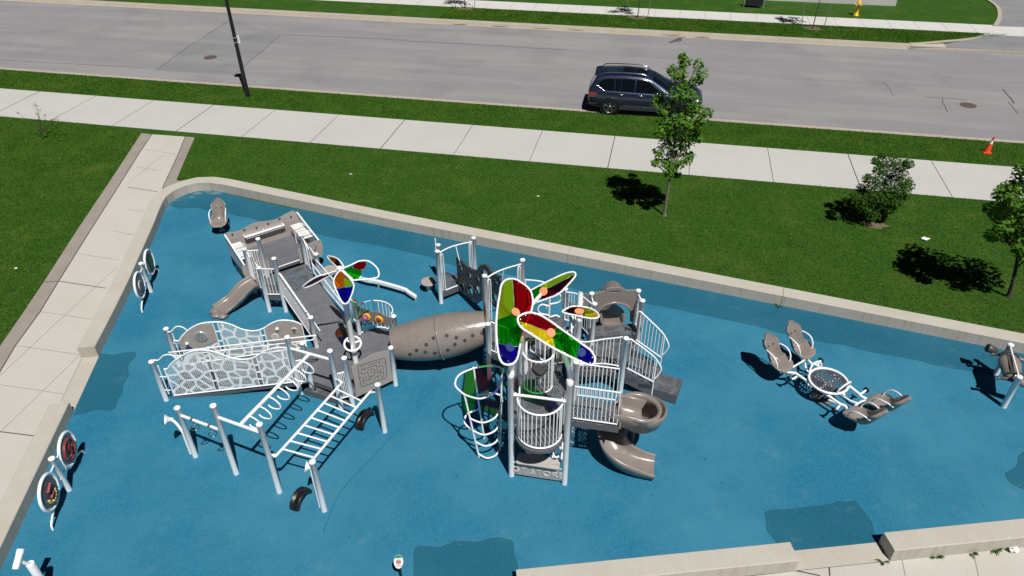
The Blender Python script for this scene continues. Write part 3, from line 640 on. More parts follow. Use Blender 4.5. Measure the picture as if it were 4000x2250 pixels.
for poly, ex in ((((250, 385), (310, 305), (440, 190), (600, 115), (785, 95), (870, 375), (700, 440), (600, 490), (290, 520)), 0), (((1640, 190), (1720, 125), (1850, 72), (1980, 60), (2120, 80), (2230, 125), (2290, 370), (2000, 385), (1700, 400)), 0)):
    pn = MB().plate([onback(*q) + nb * .012 for q in poly], nb * .014).build('activity_panel', 'tan_panel', WR)
    if poly[0][0] < 1000:
        MB().lathe(onback(605, 298) + nb * .026, [(.165, 0), (.165, .02), (.15, .026)], 28, nb).build('dial', 'silver', pn)
        dm = MB()
        for k in range(12):
            a = 2 * PI * k / 12
            for rr in (.05, .085, .12): bolt(dm, onback(605, 298) + nb * .052 + (dhb * math.cos(a) + V((0, 0, 1)) * math.sin(a)) * rr, nb, .009)
        dm.build('dial_marks', 'groove', pn)
        MB().ball(onback(382, 405) + nb * .05, .045, 12).build('knob', 'white_metal', pn)
        MB().disc(onback(415, 500) + nb * .027, nb, .09, .008).build('disc', 'disc_blue', pn)
    else:
        MB().ball(onback(1842, 168) + nb * .05, .045, 12).build('knob', 'white_metal', pn)
        MB().lathe(onback(1812, 300) + nb * .026, [(.095, 0), (.095, .012)], 24, nb).build('speaker_plate', 'white_plastic', pn)
        sp = MB()
        for rr in (.02, .045, .07): sp.tube([onback(1812, 300) + nb * .042 + (dhb * math.cos(a) + V((0, 0, 1)) * math.sin(a)) * rr for a in [2 * PI * j / 20 for j in range(20)]], .004, 4, True)
        sp.build('speaker_rings', 'grey_face', pn)
        MB().lathe(onback(2118, 195) + nb * .026, [(.085, 0), (.085, .012)], 24, nb).build('gear_plate', 'white_plastic', pn)
        gm = MB().disc(onback(2118, 195) + nb * .04, nb, .058, .012, 8)
        for k in range(3): gm.ball(onback(2118, 195) + nb * .055 + (dhb * math.cos(k * 2.1 + .4) + V((0, 0, 1)) * math.sin(k * 2.1 + .4)) * .07, .016, 8)
        gm.build('gear', 'dark_face', pn)
deck(WR, [A3(R2 + V((.12, .06, 0))), A3(T2), A3(SG), A3(R1 + V((.1, -.04, 0)))], 0, .11, 'deck_solid', 0, 'ramp', [.03, ZD - .004, ZD - .004, .03])
side = MB().plate([A0 + V((0, .02, -.07)), A1 + V((0, .02, -.02)), A1 + V((0, .02, -.17)), A0 + V((0, .02, -.075))], V((.0, .04, 0))); side.build('ramp_beam', 'deck_side', WR)
for (b, s, pts) in ((R1, 'w', ((60, 235), (120, 228), (190, 155), (270, 148), (340, 180), (385, 225))), (R2, '2', ((95, 655), (140, 657), (180, 618), (225, 606), (265, 612), (300, 640)))):
    aa = (B0_, B1_) if b is R1 else (A0, A1)
    mb = MB().tube(smooth([VP(s, x, y, *aa) for x, y in pts], 3), .017)
    g0 = A3(b, .22) + V((.12, 0, 0)); mb.tube([g0, g0 + V((.0, 0, .95))], .015); mb.tube([A3(b, .35), A3(b, .35) + V((.2, 0, 0))], .014); mb.tube([A3(b, .8), A3(b, .8) + V((.22, 0, 0))], .014)
    mb.build('end_loop', 'white_metal', WR)
hz = [(-nf) * .14 + p for p in (A0, A1)]
mb = MB(); q0, q1 = VP('w', 165, 560, *hz), VP('w', 2380, 300, *hz)
mb.tube(smooth([q0 + V((0, 0, -.13)), q0 + V((-.09, 0, -.09)), q0 + V((-.08, 0, -.01)), q0, lerp(q0, q1, .5), q1, q1 + V((.08, 0, -.01)), q1 + V((.09, 0, -.09)), q1 + V((0, 0, -.13))], 4), .018)
mb.tube([q0 + V((0, 0, -.13)), q1 + V((0, 0, -.13))], .014)
for t in (.02, .36, .68, .96): mb.tube([lerp(q0, q1, t) + V((0, 0, -.13)), lerp(q0, q1, t) + nf * .14 + V((0, 0, -.18))], .012, 6)
mb.build('handrail', 'white_metal', WR)
# guards of the decks
for a, b, z, h, n in ((S1c, S1d, ZS + .05, .88, 5), (S1b, S1a, ZS + .05, .88, 6), (T1 + V((.0, .0, 0)), T2, .35, .75, 5), (T3, T4, .35, .8, 5)):
    t = (b - a).normalized(); guard(WR, A3(a + t * POSTR, z), A3(b - t * POSTR, z), h, n)
mb = MB(); dS = (S1b - S1c); u = V((-.57, -.82, 0)).normalized()
for t in (.10, .72): hoop(mb, A3(lerp(S1c, S1b, t), ZS + .1), A3(lerp(S1c, S1b, t + .2), ZS + .1), .86); mb.tube([A3(lerp(S1c, S1b, t), ZS + .1), A3(lerp(S1c, S1b, t + .2), ZS + .1)], .016); mb.tube([A3(lerp(S1c, S1b, t + .1), ZS + .1), A3(lerp(S1c, S1b, t + .1), ZS + .95)], .01)
mb.build('slide_handles', 'white_metal', WR)
mb = MB()
for a, b in ((S1e + V((.06, -.1, 0)), S1e + V((.20, -.36, 0))), (S1f + V((-.32, .46, 0)), S1f + V((-.08, .08, 0)))): hoop(mb, A3(a, ZS + .03), A3(b, ZS + .03), .95); mb.tube([A3(a, ZS + .05), A3(b, ZS + .05)], .015)
mb.tube(smooth([A3(S1e, 1.5), A3(lerp(S1e, S1f, .3), 1.5), A3(lerp(S1e, S1f, .6), 1.25), A3(lerp(S1e, S1f, .95), 1.2)], 4), .018)
mb.build('guardrail', 'white_metal', WR)
# small brown slide with a scalloped foot
sp = smooth([G('1', 655, 930, .57), G('1', 590, 955, .53), G('1', 510, 1010, .45), G('1', 440, 1085, .32), G('1', 375, 1150, .20), G('1', 300, 1200, .14), G('1', 225, 1255, .10)], 4)
sl = MB().trough(sp, .29, [.14 - .05 * i / (len(sp) - 1) for i in range(len(sp))], .06)
sl.build('slide', 'tan_plastic', WR)
e0, e1 = sp[-1], sp[-1] - sp[-4]; e1.normalize(); sd = V((e1.y, -e1.x, 0))
ft = MB()
for k in (-1, 0, 1): ft.ball(e0 + sd * .2 * k + e1 * (.04 if k else .12) + V((0, 0, -.01)), .15, 12, 0, (1, 1, .42))
ft.build('slide_foot', 'tan_plastic', WR)
# tunnel wall panel, maze panel, drum panel
def endpanel(root, a, b, zc, R, top, bot, nrm):
    d = (b - a).normalized(); L = (b - a).length; m = L / 2
    out = [(.04, bot), (L - .04, bot), (L - .04, top - .12), (L - .16, top), (m + .3, top + .06), (m, top + .1), (m - .3, top + .06), (.16, top), (.04, top - .12)]
    return MB().holed(A3(a, 0) + nrm * .0, d, V((0, 0, 1)), out, [[(m + R * math.cos(t), zc + R * math.sin(t)) for t in [2 * PI * i / 28 for i in range(28)]]], .04).build('tunnel_panel', 'tan_plastic', root)
endpanel(WR, T5, T6, .86, .42, 1.18, .32, V((0, 0, 0)))
mzn = V((T5.y - T4.y, -(T5.x - T4.x), 0)).normalized()
def onmz(x, y, o=0.0): return VP('2', x, y, T4, T5) + mzn * o
mp = MB().plate([onmz(*q) for q in ((1925, 722), (1960, 695), (2010, 668), (2060, 640), (2110, 605), (2160, 588), (2210, 578), (2278, 560), (2283, 640), (2298, 750), (2318, 840), (2260, 868), (2180, 905), (2090, 945), (1970, 1000), (1962, 900), (1945, 800))], mzn * .016).build('maze_panel', 'tan_panel', WR)
lines = MB(); NX, NY = 9, 9; rm = random.Random(5)
tl, tr, br, bl = (1988, 708), (2236, 632), (2252, 815), (2022, 903)
def mz(u, v):
    bul = 10 * math.sin(PI * v); x = lerp(lerp(tl[0], tr[0], u), lerp(bl[0], br[0], u), v) + bul * (u - .5) * 1.2; y = lerp(lerp(tl[1], tr[1], u), lerp(bl[1], br[1], u), v); return onmz(x, y, .018)
seen = {(0, 0)}; stk = [(0, 0)]; opened = set()
while stk:
    c = stk[-1]; nb_ = [(c[0] + i, c[1] + j) for i, j in ((1, 0), (-1, 0), (0, 1), (0, -1)) if 0 <= c[0] + i < NX and 0 <= c[1] + j < NY and (c[0] + i, c[1] + j) not in seen]
    if not nb_: stk.pop(); continue
    k = rm.choice(nb_); opened.add(frozenset((c, k))); seen.add(k); stk.append(k)
for i in range(NX):
    for j in range(NY):
        if i < NX - 1 and frozenset(((i, j), (i + 1, j))) not in opened: lines.tube([mz((i + 1) / NX, j / NY), mz((i + 1) / NX, (j + 1) / NY)], .006, 4)
        if j < NY - 1 and frozenset(((i, j), (i, j + 1))) not in opened: lines.tube([mz(i / NX, (j + 1) / NY), mz((i + 1) / NX, (j + 1) / NY)], .006, 4)
lines.tube([mz(i / 10, 0) for i in range(10)] + [mz(1, i / 10) for i in range(10)] + [mz(1 - i / 10, 1) for i in range(10)] + [mz(0, 1 - i / 10) for i in range(10)], .007, 4, True)
lines.build('maze_lines', 'groove', mp)
dn = V((T6.y - PD.y, -(T6.x - PD.x), 0)).normalized(); dn = dn if dn.y < 0 else -dn
def ondr(x, y, o=0.0): return VP('J', x, y, PD, T6) + dn * o
dp = MB().plate([ondr(*q) for q in ((398, 402), (450, 418), (520, 440), (590, 470), (650, 470), (720, 485), (770, 520), (850, 552), (855, 665), (800, 650), (720, 632), (640, 610), (560, 608), (500, 590), (415, 568))], dn * .03).build('drum_panel', 'tan_plastic', WR)
for x, y, r, mm in ((535, 530, .115, 'magenta'), (702, 572, .125, 'red')):
    MB().lathe(ondr(x, y, .03), [(r, 0), (r, .02), (r * .82, .045), (r * .6, .03)], 24, dn).build('drum_ring', 'yellow', dp)
    if mm == 'magenta': MB().lathe(ondr(x, y, .05), [(.055, 0), (.05, .14), (.035, .14)], 16, dn).build('drum_knob', mm, dp)
    else: MB().lathe(ondr(x, y, .06), [(.075, 0), (.06, .02), (.02, .03)], 16, dn).build('drum_centre', mm, dp)
# bay rail behind the drum panel
c = lerp(PD, T6, .5); dd = (T6 - PD).normalized(); no = -dn
bay = [c + dd * (.5 * math.cos(a)) + no * (.42 * math.sin(a)) for a in [PI * i / 14 for i in range(15)]]
mb = MB().tube([A3(p, ZD + .95) for p in bay], .018).tube([A3(p, ZD + .04) for p in bay], .018)
for p in bay[1:-1]: mb.tube([A3(p, ZD + .04), A3(p, ZD + .95)], .011, 6)
mb.build('bay_rail', 'white_metal', WR)
deck(WR, [PD] + bay[::-1] + [T6], ZD - .002, .1, 'deck_solid')
# flower post with wheel and tinted petals
FP = G('J', 380, 1155, ZD); post(WR, FP, 3.36, 'flower_post', .07, ZD)
wc = A3(FP, HZ('J', 338, 905, FP)); wx = V((1, 0, -.05)).normalized(); wy = V((0, .93, .36)).normalized(); wn = wx.cross(wy)
mb = MB().tube([wc + wx * .21 * math.cos(a) + wy * .21 * math.sin(a) for a in [2 * PI * i / 28 for i in range(28)]], .028, 8, True)
for k in range(3): a = 2 * PI * k / 3 + .5; mb.tube([wc, wc + (wx * math.cos(a) + wy * math.sin(a)) * .2], .026, 8)
mb.build('steering_wheel', 'white_metal', WR)
def pet(root, crop, pl, out, pans, discs, fr=.032):
    o, n = pl; f = lambda q: PL(crop, q[0], q[1], o, n)
    return petal(root, [f(q) for q in out], [(m, [f(q) for q in p]) for m, p in pans], [(m, f(q), r) for m, q, r in discs], fr)
pet(WR, '1', plane3(('1', 1560, 800, 3.32), ('1', 1625, 1165, 2.68), ('1', 1710, 960, 3.04)),
    [(1565, 795), (1520, 850), (1497, 910), (1510, 970), (1560, 1085), (1600, 1150), (1630, 1165), (1665, 1140), (1700, 1060), (1722, 985), (1715, 930), (1660, 860), (1600, 805)],
    [('pane_orange', [(1565, 805), (1522, 860), (1505, 915), (1530, 985), (1570, 990), (1600, 975), (1615, 960), (1612, 880), (1640, 860), (1600, 820)]), ('pane_lime', [(1640, 862), (1614, 882), (1614, 955), (1640, 978), (1690, 970), (1700, 920)]),
     ('pane_blue', [(1532, 990), (1570, 994), (1605, 978), (1640, 982), (1692, 975), (1715, 960), (1715, 990), (1695, 1060), (1662, 1130), (1630, 1155), (1600, 1140), (1560, 1070)])], [], .019)
pet(WR, '1', plane3(('1', 1600, 780, 3.15), ('1', 2000, 820, 2.95), ('1', 1800, 685, 3.2)),
    [(1600, 770), (1680, 735), (1760, 695), (1810, 682), (1880, 685), (1940, 720), (1990, 775), (2005, 830), (1985, 870), (1900, 885), (1800, 893), (1715, 900), (1690, 870), (1630, 820)],
    [('pane_green', [(1605, 790), (1700, 745), (1720, 775), (1800, 785), (1810, 800), (1800, 850), (1775, 880), (1715, 892), (1690, 865), (1635, 815)]), ('pane_red', [(1705, 742), (1770, 700), (1860, 695), (1860, 730), (1840, 775), (1800, 783), (1725, 772)]), ('pane_sky', [(1865, 700), (1935, 725), (1985, 780), (1998, 830), (1975, 862), (1805, 882), (1815, 800), (1845, 775), (1865, 735)])], [], .019)
pet(WR, '1', plane3(('1', 1605, 755, 3.15), ('1', 1430, 632, 3.05), ('1', 1560, 650, 3.25)), [(1600, 765), (1540, 750), (1470, 690), (1430, 640), (1440, 630), (1500, 640), (1560, 675), (1605, 740)],
    [('pane_maroon', [(1590, 750), (1540, 742), (1510, 715), (1530, 660), (1560, 682)]), ('pane_orange', [(1508, 712), (1470, 682), (1440, 642), (1500, 648), (1528, 658)])], [], .019)
pet(WR, '1', plane3(('1', 1540, 795, 3.1), ('1', 1155, 978, 2.6), ('1', 1350, 845, 3.0)), [(1545, 790), (1450, 820), (1340, 850), (1250, 895), (1180, 945), (1152, 978), (1180, 982), (1260, 955), (1360, 900), (1450, 850), (1540, 800)],
    [('pane_maroon', [(1440, 850), (1340, 858), (1250, 902), (1180, 950), (1170, 975), (1255, 945), (1360, 892)])], [], .019)
# overhead beams, hanging loops, rings, ladder
nd = (Q[3] - Q[0]).normalized()
def bar(a, za, b, zb_, r, nm):
    mb = MB().tube([A3(a, za), A3(b, zb_)], r, 10); return mb.build(nm, 'white_metal', WR)
z2, z3 = HZ('3', 555, 508, Q[1]), HZ('3', 925, 655, Q[2]); bar(Q[1], z2, Q[2], z3, .036, 'overhead_beam')
za, zb2 = HZ('2', 1385, 540, T1), HZ('2', 1745, 655, T3); bar(T1, za, T3, zb2, .036, 'overhead_beam')
m0 = A3(lerp(Q[1], Q[2], .52), lerp(z2, z3, .52)); m1 = A3(lerp(T1, T3, .48), lerp(za, zb2, .48)); bar(m0, m0.z, m1, m1.z, .042, 'overhead_beam')
bt = (m1 - m0).normalized(); bs = V((bt.y, -bt.x, 0)).normalized()
for k in range(7):
    c = lerp(m0, m1, .115 + .128 * k); L = lambda a, b: c + bs * a + V((0, 0, b))
    MB().tube(smooth([L(.0, .0), L(.14, -.05), L(.25, -.17), L(.24, -.30), L(.12, -.35), L(.0, -.34), L(-.06, -.28)], 4), .017, 8).build('hanging_loop', 'white_metal', WR)
z1, z1b = HZ('3', 240, 488, Q[0]), HZ('3', 590, 628, Q[1]); bar(Q[0], z1, Q[1], z1b, .034, 'ring_beam')
for k, t in enumerate((.30, .72)):
    c = A3(lerp(Q[0], Q[1], t), lerp(z1, z1b, t)); mb = MB().lathe(c - nd * .03, [(.044, 0), (.044, .06)], 14, nd); mb.tube([c + V((0, 0, -.03)), c + V((0, 0, -.17))], .012, 6)
    rg = mb.build('ring_clamp', 'deck_side', WR); rc_ = c + V((0, 0, -.25)); w = V((-nd.y, nd.x, 0)); w = (w * .8 + nd * .6)
    MB().tube([rc_ + (w * math.cos(a) + V((0, 0, 1)) * math.sin(a)) * .085 for a in [2 * PI * i / 20 for i in range(20)]], .012, 8, True).build('swing_ring', 'steel', rg)
def lad(c, x, y, b): return A3(b, HZ(c, x, y, b))
k0, k1 = lad('3', 1015, 832, Q[2]), lad('3', 1612, 185, T3); k2, k3 = lad('3', 1395, 885, Q[3]), lad('3', 1940, 298, Q[4])
zl = .5 * (k1.z + k3.z) + .0
g0, g1 = G('3', 1110, 800, zl), G('3', 1600, 255, zl); h0, h1 = G('3', 1400, 865, zl), G('3', 1850, 330, zl)
for a, p, q, b in ((k0, g0, g1, k1), (k2, h0, h1, k3)):
    mm = lambda s, e: V((e.x, e.y, zl))
    pts = [a, a + (p - a) * .55 + bs * -.0 + V((0, 0, 0)), p, q, q + (b - q) * .6, b]
    if a is k0: pts = [a, G('3', 1055, 840, zl), p, q, G('3', 1632, 218, zl), G('3', 1615, 190, zl), b]
    else: pts = [a, p, q, G('3', 1895, 298, zl), b]
    MB().tube(smooth(pts, 4), .03, 10).build('ladder_rail', 'white_metal', WR)
for k in range(9):
    t = .02 + .96 * k / 8; MB().tube([lerp(g0, g1, t), lerp(h0, h1, lerp(.0, .93, t)) if k else lerp(h0, h1, .0)], .021, 8).build('rung', 'white_metal', WR)
# ------------------------------------------------------------------ the tower structure (centre)
TW = thing('play_structure', (.6, 12.6, 0), 'tall white play structure topped by large tinted petals, with spiral slide and crawl tunnel', 'play structure')
PA, PB = G('4', 758, 1265), G('4', 1282, 1345); PC = G('H', 497, 1340)
L0 = G('G', 375, 1030); L1 = L0 + V((1.0, .70, 0)); L2 = L0 + V((-.10, 1.22, 0))
HD, HE, HF = V((-.60, 13.91, 0)), V((-.69, 15.05, 0)), V((.28, 15.76, 0)); H4, H5, H6 = V((1.39, 15.28, 0)), V((1.47, 14.06, 0)), V((.50, 13.37, 0))
G1, G2, G3, G4 = V((2.04, 14.94, 0)), V((2.07, 14.50, 0)), V((3.25, 15.05, 0)), V((3.29, 14.62, 0))
U6, U7 = V((1.30, 12.25, 0)), V((.02, 12.25, 0))
for b, h in ((PA, 3.06), (PB, 3.08), (PC, 1.88), (L0, 1.86), (L1, 1.86), (L2, 1.30), (HD, 1.85), (HE, 2.50), (HF, 2.50), (H4, 1.9), (H5, 1.9), (G1, 2.0), (G2, 2.0), (G3, 2.0), (G4, 2.0)): post(TW, b, h)
ZL, ZH, ZU, ZC, ZG = .34, .90, 1.52, .66, .90
deck(TW, [L0, L1, L2], ZL, .16, 'perf_deck', .6)
deck(TW, [HD, H6, H5, H4, HF, HE], ZH, .17, 'perf_deck', .2)
pu = [PA + V((.04, .28, 0)), V((1.27, 10.93, 0)), V((2.24, 10.73, 0)), V((2.33, 11.45, 0)), V((1.40, 11.66, 0)), U6, U7]
deck(TW, pu, ZU, .16, 'perf_deck', -.2)
st2 = [U7 + V((.1, 0, 0)), U6 - V((.05, 0, 0)), V((1.15, 12.85, 0)), V((.1, 12.85, 0))]; deck(TW, st2, 1.22, .16, 'perf_deck', 0, 'step')
deck(TW, [V((.1, 12.86, 0)), V((1.15, 12.86, 0)), H5 + V((-.2, -.3, 0)), H6, HD + V((.4, -.25, 0))], ZH + .005, .16, 'perf_deck', 0)
# bay window at the front between the two tall posts
mid = lerp(PA, PB, .5) + V((.02, .06, 0)); ab = (PB - PA).normalized(); nf2 = V((ab.y, -ab.x, 0))
bay = [mid + ab * (.47 * math.cos(a)) + nf2 * (.47 * math.sin(a)) for a in [PI * i / 16 for i in range(17)]]
bz = 1.42
MB().plate([A3(p, bz) for p in [mid + ab * .51 - nf2 * .25] + [mid + (p - mid) * 1.1 for p in bay] + [mid - ab * .51 - nf2 * .25]], V((0, 0, -.07))).build('bay_floor', 'deck_side', TW)
mb = MB().tube([A3(p, bz + .06) for p in bay], .02).tube([A3(p, bz + 1.02) for p in bay], .022)
for p in bay[1:-1]: mb.tube([A3(p, bz + .06), A3(p, bz + 1.02)], .0115, 6)
for s in (-1, 1): hoop(mb, A3(mid + ab * .44 * s, bz + .15), A3(mid + ab * .47 * s - nf2 * .22, bz + .15), .95, .015)
mb.build('bay_rail', 'white_metal', TW)
mb = MB(); za_, zb_ = 2.52, 2.53; mb.tube([A3(PA, za_), A3(PB, zb_)], .03, 10)
for p in (A3(PA, za_) + ab * .09, A3(PB, zb_) - ab * .09): mb.lathe(p - ab * .02, [(.045, 0), (.045, .04)], 12, ab)
mb.build('cross_tube', 'white_metal', TW)
# guards
def gd(a, b, z, h, n, nm='guardrail'):
    t = (b - a).normalized(); return guard(TW, A3(a + t * .07, z + .06), A3(b - t * .07, z + .06), h, n, nm)
gd(V((1.22, 10.96, 0)), V((2.27, 10.74, 0)), ZU + .02, .92, 12); gd(V((1.36, 11.66, 0)), V((2.34, 11.46, 0)), ZU + .02, .92, 11)
gd(PA + V((.0, .1, 0)), U7, ZU, .95, 10); gd(pu[4], U6, ZU, .95, 6)
for b, h in ((U7, 2.7), (U6, 2.75), (V((1.36, 11.62, 0)), 2.62)): post(TW, b, h)
guard(TW, A3(HD + V((.07, .03, 0)), ZH + .05), A3(lerp(HD, H6, .45), ZH + .05), .92, 5)
mb = MB(); t = (L1 - L0).normalized(); a0, a1 = A3(L0 + t * .06, 1.76), A3(L1 - t * .06, 1.72)
mb.tube(smooth([a0, lerp(a0, a1, .3) + V((0, 0, .06)), lerp(a0, a1, .65) + V((0, 0, .05)), a1], 4), .02)
for k in (.10, .90): hoop(mb, A3(lerp(L0, L1, k - .04), ZL + .06), A3(lerp(L0, L1, k + .05), ZL + .06), 1.28, .014); mb.tube([A3(lerp(L0, L1, k), ZL + .06), A3(lerp(L0, L1, k), 1.78)], .013, 6)
mb.tube([A3(lerp(L0, L1, .5), 1.8), A3(lerp(L0, L1, .5) + V((.12, -.12, 0)), 1.2)], .014); mb.tube([A3(lerp(L0, L1, .15), ZL + .06), A3(lerp(L0, L1, .48), ZL + .06)], .02)
mb.build('guardrail', 'white_metal', TW); MB().tube([A3(L2 + V((-.08, 0, 0)), .5), A3(L2 + V((-.08, 0, 0)), 1.5)], .02).build('grab_pole', 'white_metal', TW)
mb = MB(); a0, a1 = A3(lerp(HE, HF, .05), 2.38), A3(lerp(HE, HF, .95), 2.36)
mb.tube(smooth([a0, lerp(a0, a1, .3) + V((0, 0, .06)), lerp(a0, a1, .65) + V((0, 0, .05)), a1], 4), .02)
for k in (.10, .90): hoop(mb, A3(lerp(HE, HF, k - .04), ZH + .06), A3(lerp(HE, HF, k + .05), ZH + .06), 1.34, .014); mb.tube([A3(lerp(HE, HF, k), ZH + .06), A3(lerp(HE, HF, k), 2.4)], .013, 6)
mb.tube([A3(lerp(HE, HF, .5), 2.42), A3(lerp(HE, HF, .5) + V((-.1, .12, 0)), 1.7)], .014); mb.build('guardrail', 'white_metal', TW)
mb = MB(); hh = [A3(HF + V((.06, .02, 0)), 1.75), A3(HF + V((.08, .02, 0)), 1.82), A3(HF + V((.5, -.1, 0)), 1.85), A3(HF + V((.62, -.14, 0)), 1.72), A3(HF + V((.64, -.15, 0)), 1.0)]
mb.tube(smooth(hh, 4), .022); mb.tube([A3(HF + V((.08, .02, 0)), .95), A3(HF + V((.08, .02, 0)), 1.8)], .018); mb.build('grab_handle', 'white_metal', TW)
# curved rail on the far side of the hexagon deck and around to the slide deck
def curved(pts, zlo, zhi, n, nm='guardrail'):
    p = smooth(pts, 6); mb = MB(); f = lambda i, z: A3(p[i], z(i / (len(p) - 1)) if callable(z) else z)
    mb.tube([f(i, zlo) for i in range(len(p))], .018); mb.tube([f(i, zhi) for i in range(len(p))], .02)
    for k in range(n): i = round(k * (len(p) - 1) / (n - 1)); mb.tube([f(i, zlo), f(i, zhi)], .011, 6)
    return mb.build(nm, 'white_metal', TW)
curved([H6 + V((-.05, .55, 0)), H6 + V((.45, .05, 0)), H6 + V((.95, .25, 0)), H5 + V((.1, .15, 0))], ZH + .06, lambda t: ZH + 1.0 + .12 * (2 * t - 1) ** 2, 13)
curved([H4 + V((0, -.1, 0)), lerp(H4, G2, .5) + V((0, .1, 0)), G2 + V((-.08, .05, 0))], ZH + .05, lambda t: ZH + .95 + .1 * t, 9)
curved([V((1.42, 13.60, 0)), V((1.75, 13.42, 0)), V((2.2, 13.42, 0)), PC + V((-.08, .06, 0))], lambda t: ZC + .12 + .16 * math.sin(PI * t * .7), lambda t: ZC + .95 + .25 * t * t, 15)
gd(V((1.42, 13.6, 0)), V((1.32, 12.3, 0)), 1.1, .95, 10)
cd_ = [H5 + V((0, -.08, 0)), V((1.45, 13.58, 0)), V((1.9, 13.42, 0)), V((2.35, 13.5, 0)), PC, V((3.05, 14.15, 0)), G4, G2, H4 + V((.05, -.35, 0))]
deck(TW, cd_, ZC, .17, 'perf_deck', .3)
deck(TW, [G2, G4, G3, G1], ZG, .24, 'perf_deck', .09)
for a, b in ((G1, G2), (G3, G4)):
    mb = MB(); mb.tube([A3(a, 1.86), A3(lerp(a, b, .5), 1.9), A3(b, 1.62)], .018); hoop(mb, A3(lerp(a, b, .2), ZG + .05), A3(lerp(a, b, .8), ZG + .05), .8, .014); mb.tube([A3(lerp(a, b, .2), ZG + .06), A3(lerp(a, b, .8), ZG + .06)], .014); mb.tube([A3(lerp(a, b, .5), ZG + .05), A3(lerp(a, b, .5), 1.75)], .011); mb.build('guardrail', 'white_metal', TW)
# stairs down to the transfer platform
sa0, sa1, sb0, sb1 = PC + V((.05, .04, 0)), V((3.05, 14.15, 0)), V((3.49, 13.20, 0)), V((3.80, 13.82, 0)); zb0 = .30
tp = [G('H', *q, .3) for q in ((945, 1095), (1205, 1165), (1140, 1355), (860, 1265))]
deck(TW, tp, .30, .27, 'perf_deck', -.42, 'transfer_platform')
mb = MB()
for k in range(2):
    t0, t1 = k / 2 + .02, (k + 1) / 2; z = lerp(ZC, zb0, (k + .75) / 2.5)
    q = [lerp(sa0, sb0, t0), lerp(sa0, sb0, t1), lerp(sa1, sb1, t1), lerp(sa1, sb1, t0)]; deck(TW, [q[0], q[1], q[2], q[3]], z, .13, 'perf_deck', -.42, 'stair_tread')
for a, b in ((sa0, sb0), (sa1, sb1)): MB().plate([A3(a, ZC + .12), A3(b, zb0 + .10), A3(b, .02), A3(a, ZC - .25)], V((-.02, .04, 0)) if a is sa0 else V((.02, -.04, 0))).build('stringer', 'deck_side', TW)
for a, b, z0 in ((sa0, sb0, 0), (V((3.15, 14.42, 0)), V((3.84, 14.10, 0)), .3)):
    u = (b - a).normalized(); A_, B_ = A3(a + u * .05, ZC + .22), A3(b, zb0 + .22); mb = MB()
    tops = [A_ + V((0, 0, .72)) - u * .05, A_ + V((0, 0, .92)), lerp(A_, B_, .25) + V((0, 0, .90)), lerp(A_, B_, .8) + V((0, 0, .80)), B_ + V((0, 0, .72)), B_ + u * .14 + V((0, 0, .45)), B_ + u * .06 + V((0, 0, .18)), B_ + V((0, 0, .1))]
    mb.tube(smooth(tops, 4), .02); mb.tube([A_, B_], .018); mb.tube([A3(b, .3 if z0 else .0), A3(b, zb0 + .94)], .018)
    for k in range(8): q = lerp(A_, B_, (k + .5) / 8); mb.tube([q, q + V((0, 0, lerp(.90, .76, (k + .5) / 8)))], .011, 6)
    mb.build('handrail', 'white_metal', TW)
# spiral slide
sc = V((2.72, 11.15, 0))
sp = [V((2.20, 11.08, ZU + .02)), V((2.42, 11.02, ZU)), V((2.70, 10.98, 1.46)), V((2.92, 11.04, 1.36)), V((3.02, 11.28, 1.22)), V((2.94, 11.54, 1.06)), V((2.74, 11.70, .90)), V((2.45, 11.62, .74)), V((2.26, 11.36, .56)), V((2.27, 11.10, .41)), V((2.45, 10.92, .29)), V((2.72, 10.83, .20)), V((2.98, 10.78, .15)), V((3.14, 10.75, .14))]
hs = [.30, .34, .34, .34, .34, .34, .32, .30, .30, .28, .25, .22, .18, .15]; p2 = smooth(sp, 5); hh = [hs[min(13, i // 5)] + (hs[min(13, i // 5 + 1)] - hs[min(13, i // 5)]) * (i % 5) / 5 for i in range(len(p2))]
MB().trough(p2, .29, hh, .07).build('spiral_slide', 'tan_plastic', TW)
bw = [sc + V((.0, -.05, 0)) + V((.42 * math.cos(a), .42 * math.sin(a), 1.78 - .06 * math.cos(a - .6))) for a in [-2.2 + 4.6 * i / 26 for i in range(27)]]
mb = MB(); rings = []
for i, p in enumerate(bw):
    cdir = (A3(p, 0) - sc - V((.0, -.05, 0))).normalized(); pr = [(0, 0), (.05, .02), (.06, -.05), (.03, -.10), (-.02, -.45), (-.06, -.46), (-.02, -.12), (-.04, -.02)]
    rings.append([p + cdir * a + V((0, 0, b)) for a, b in pr])
mb.ring(rings, False, True, True).build('slide_hood', 'tan_plastic', TW)
MB().lathe(V((2.68, 11.32, 0)), [(.06, 0), (.06, 1.2)], 14).build('slide_column', 'deck_side', TW)
MB().plate([V((2.24, 10.74, ZU - .05)), V((2.33, 11.44, ZU - .05)), V((2.33, 11.44, ZU + .33)), V((2.29, 11.1, ZU + .18)), V((2.24, 10.74, ZU + .33))], V((.05, 0, 0))).build('slide_entry', 'tan_plastic', TW)
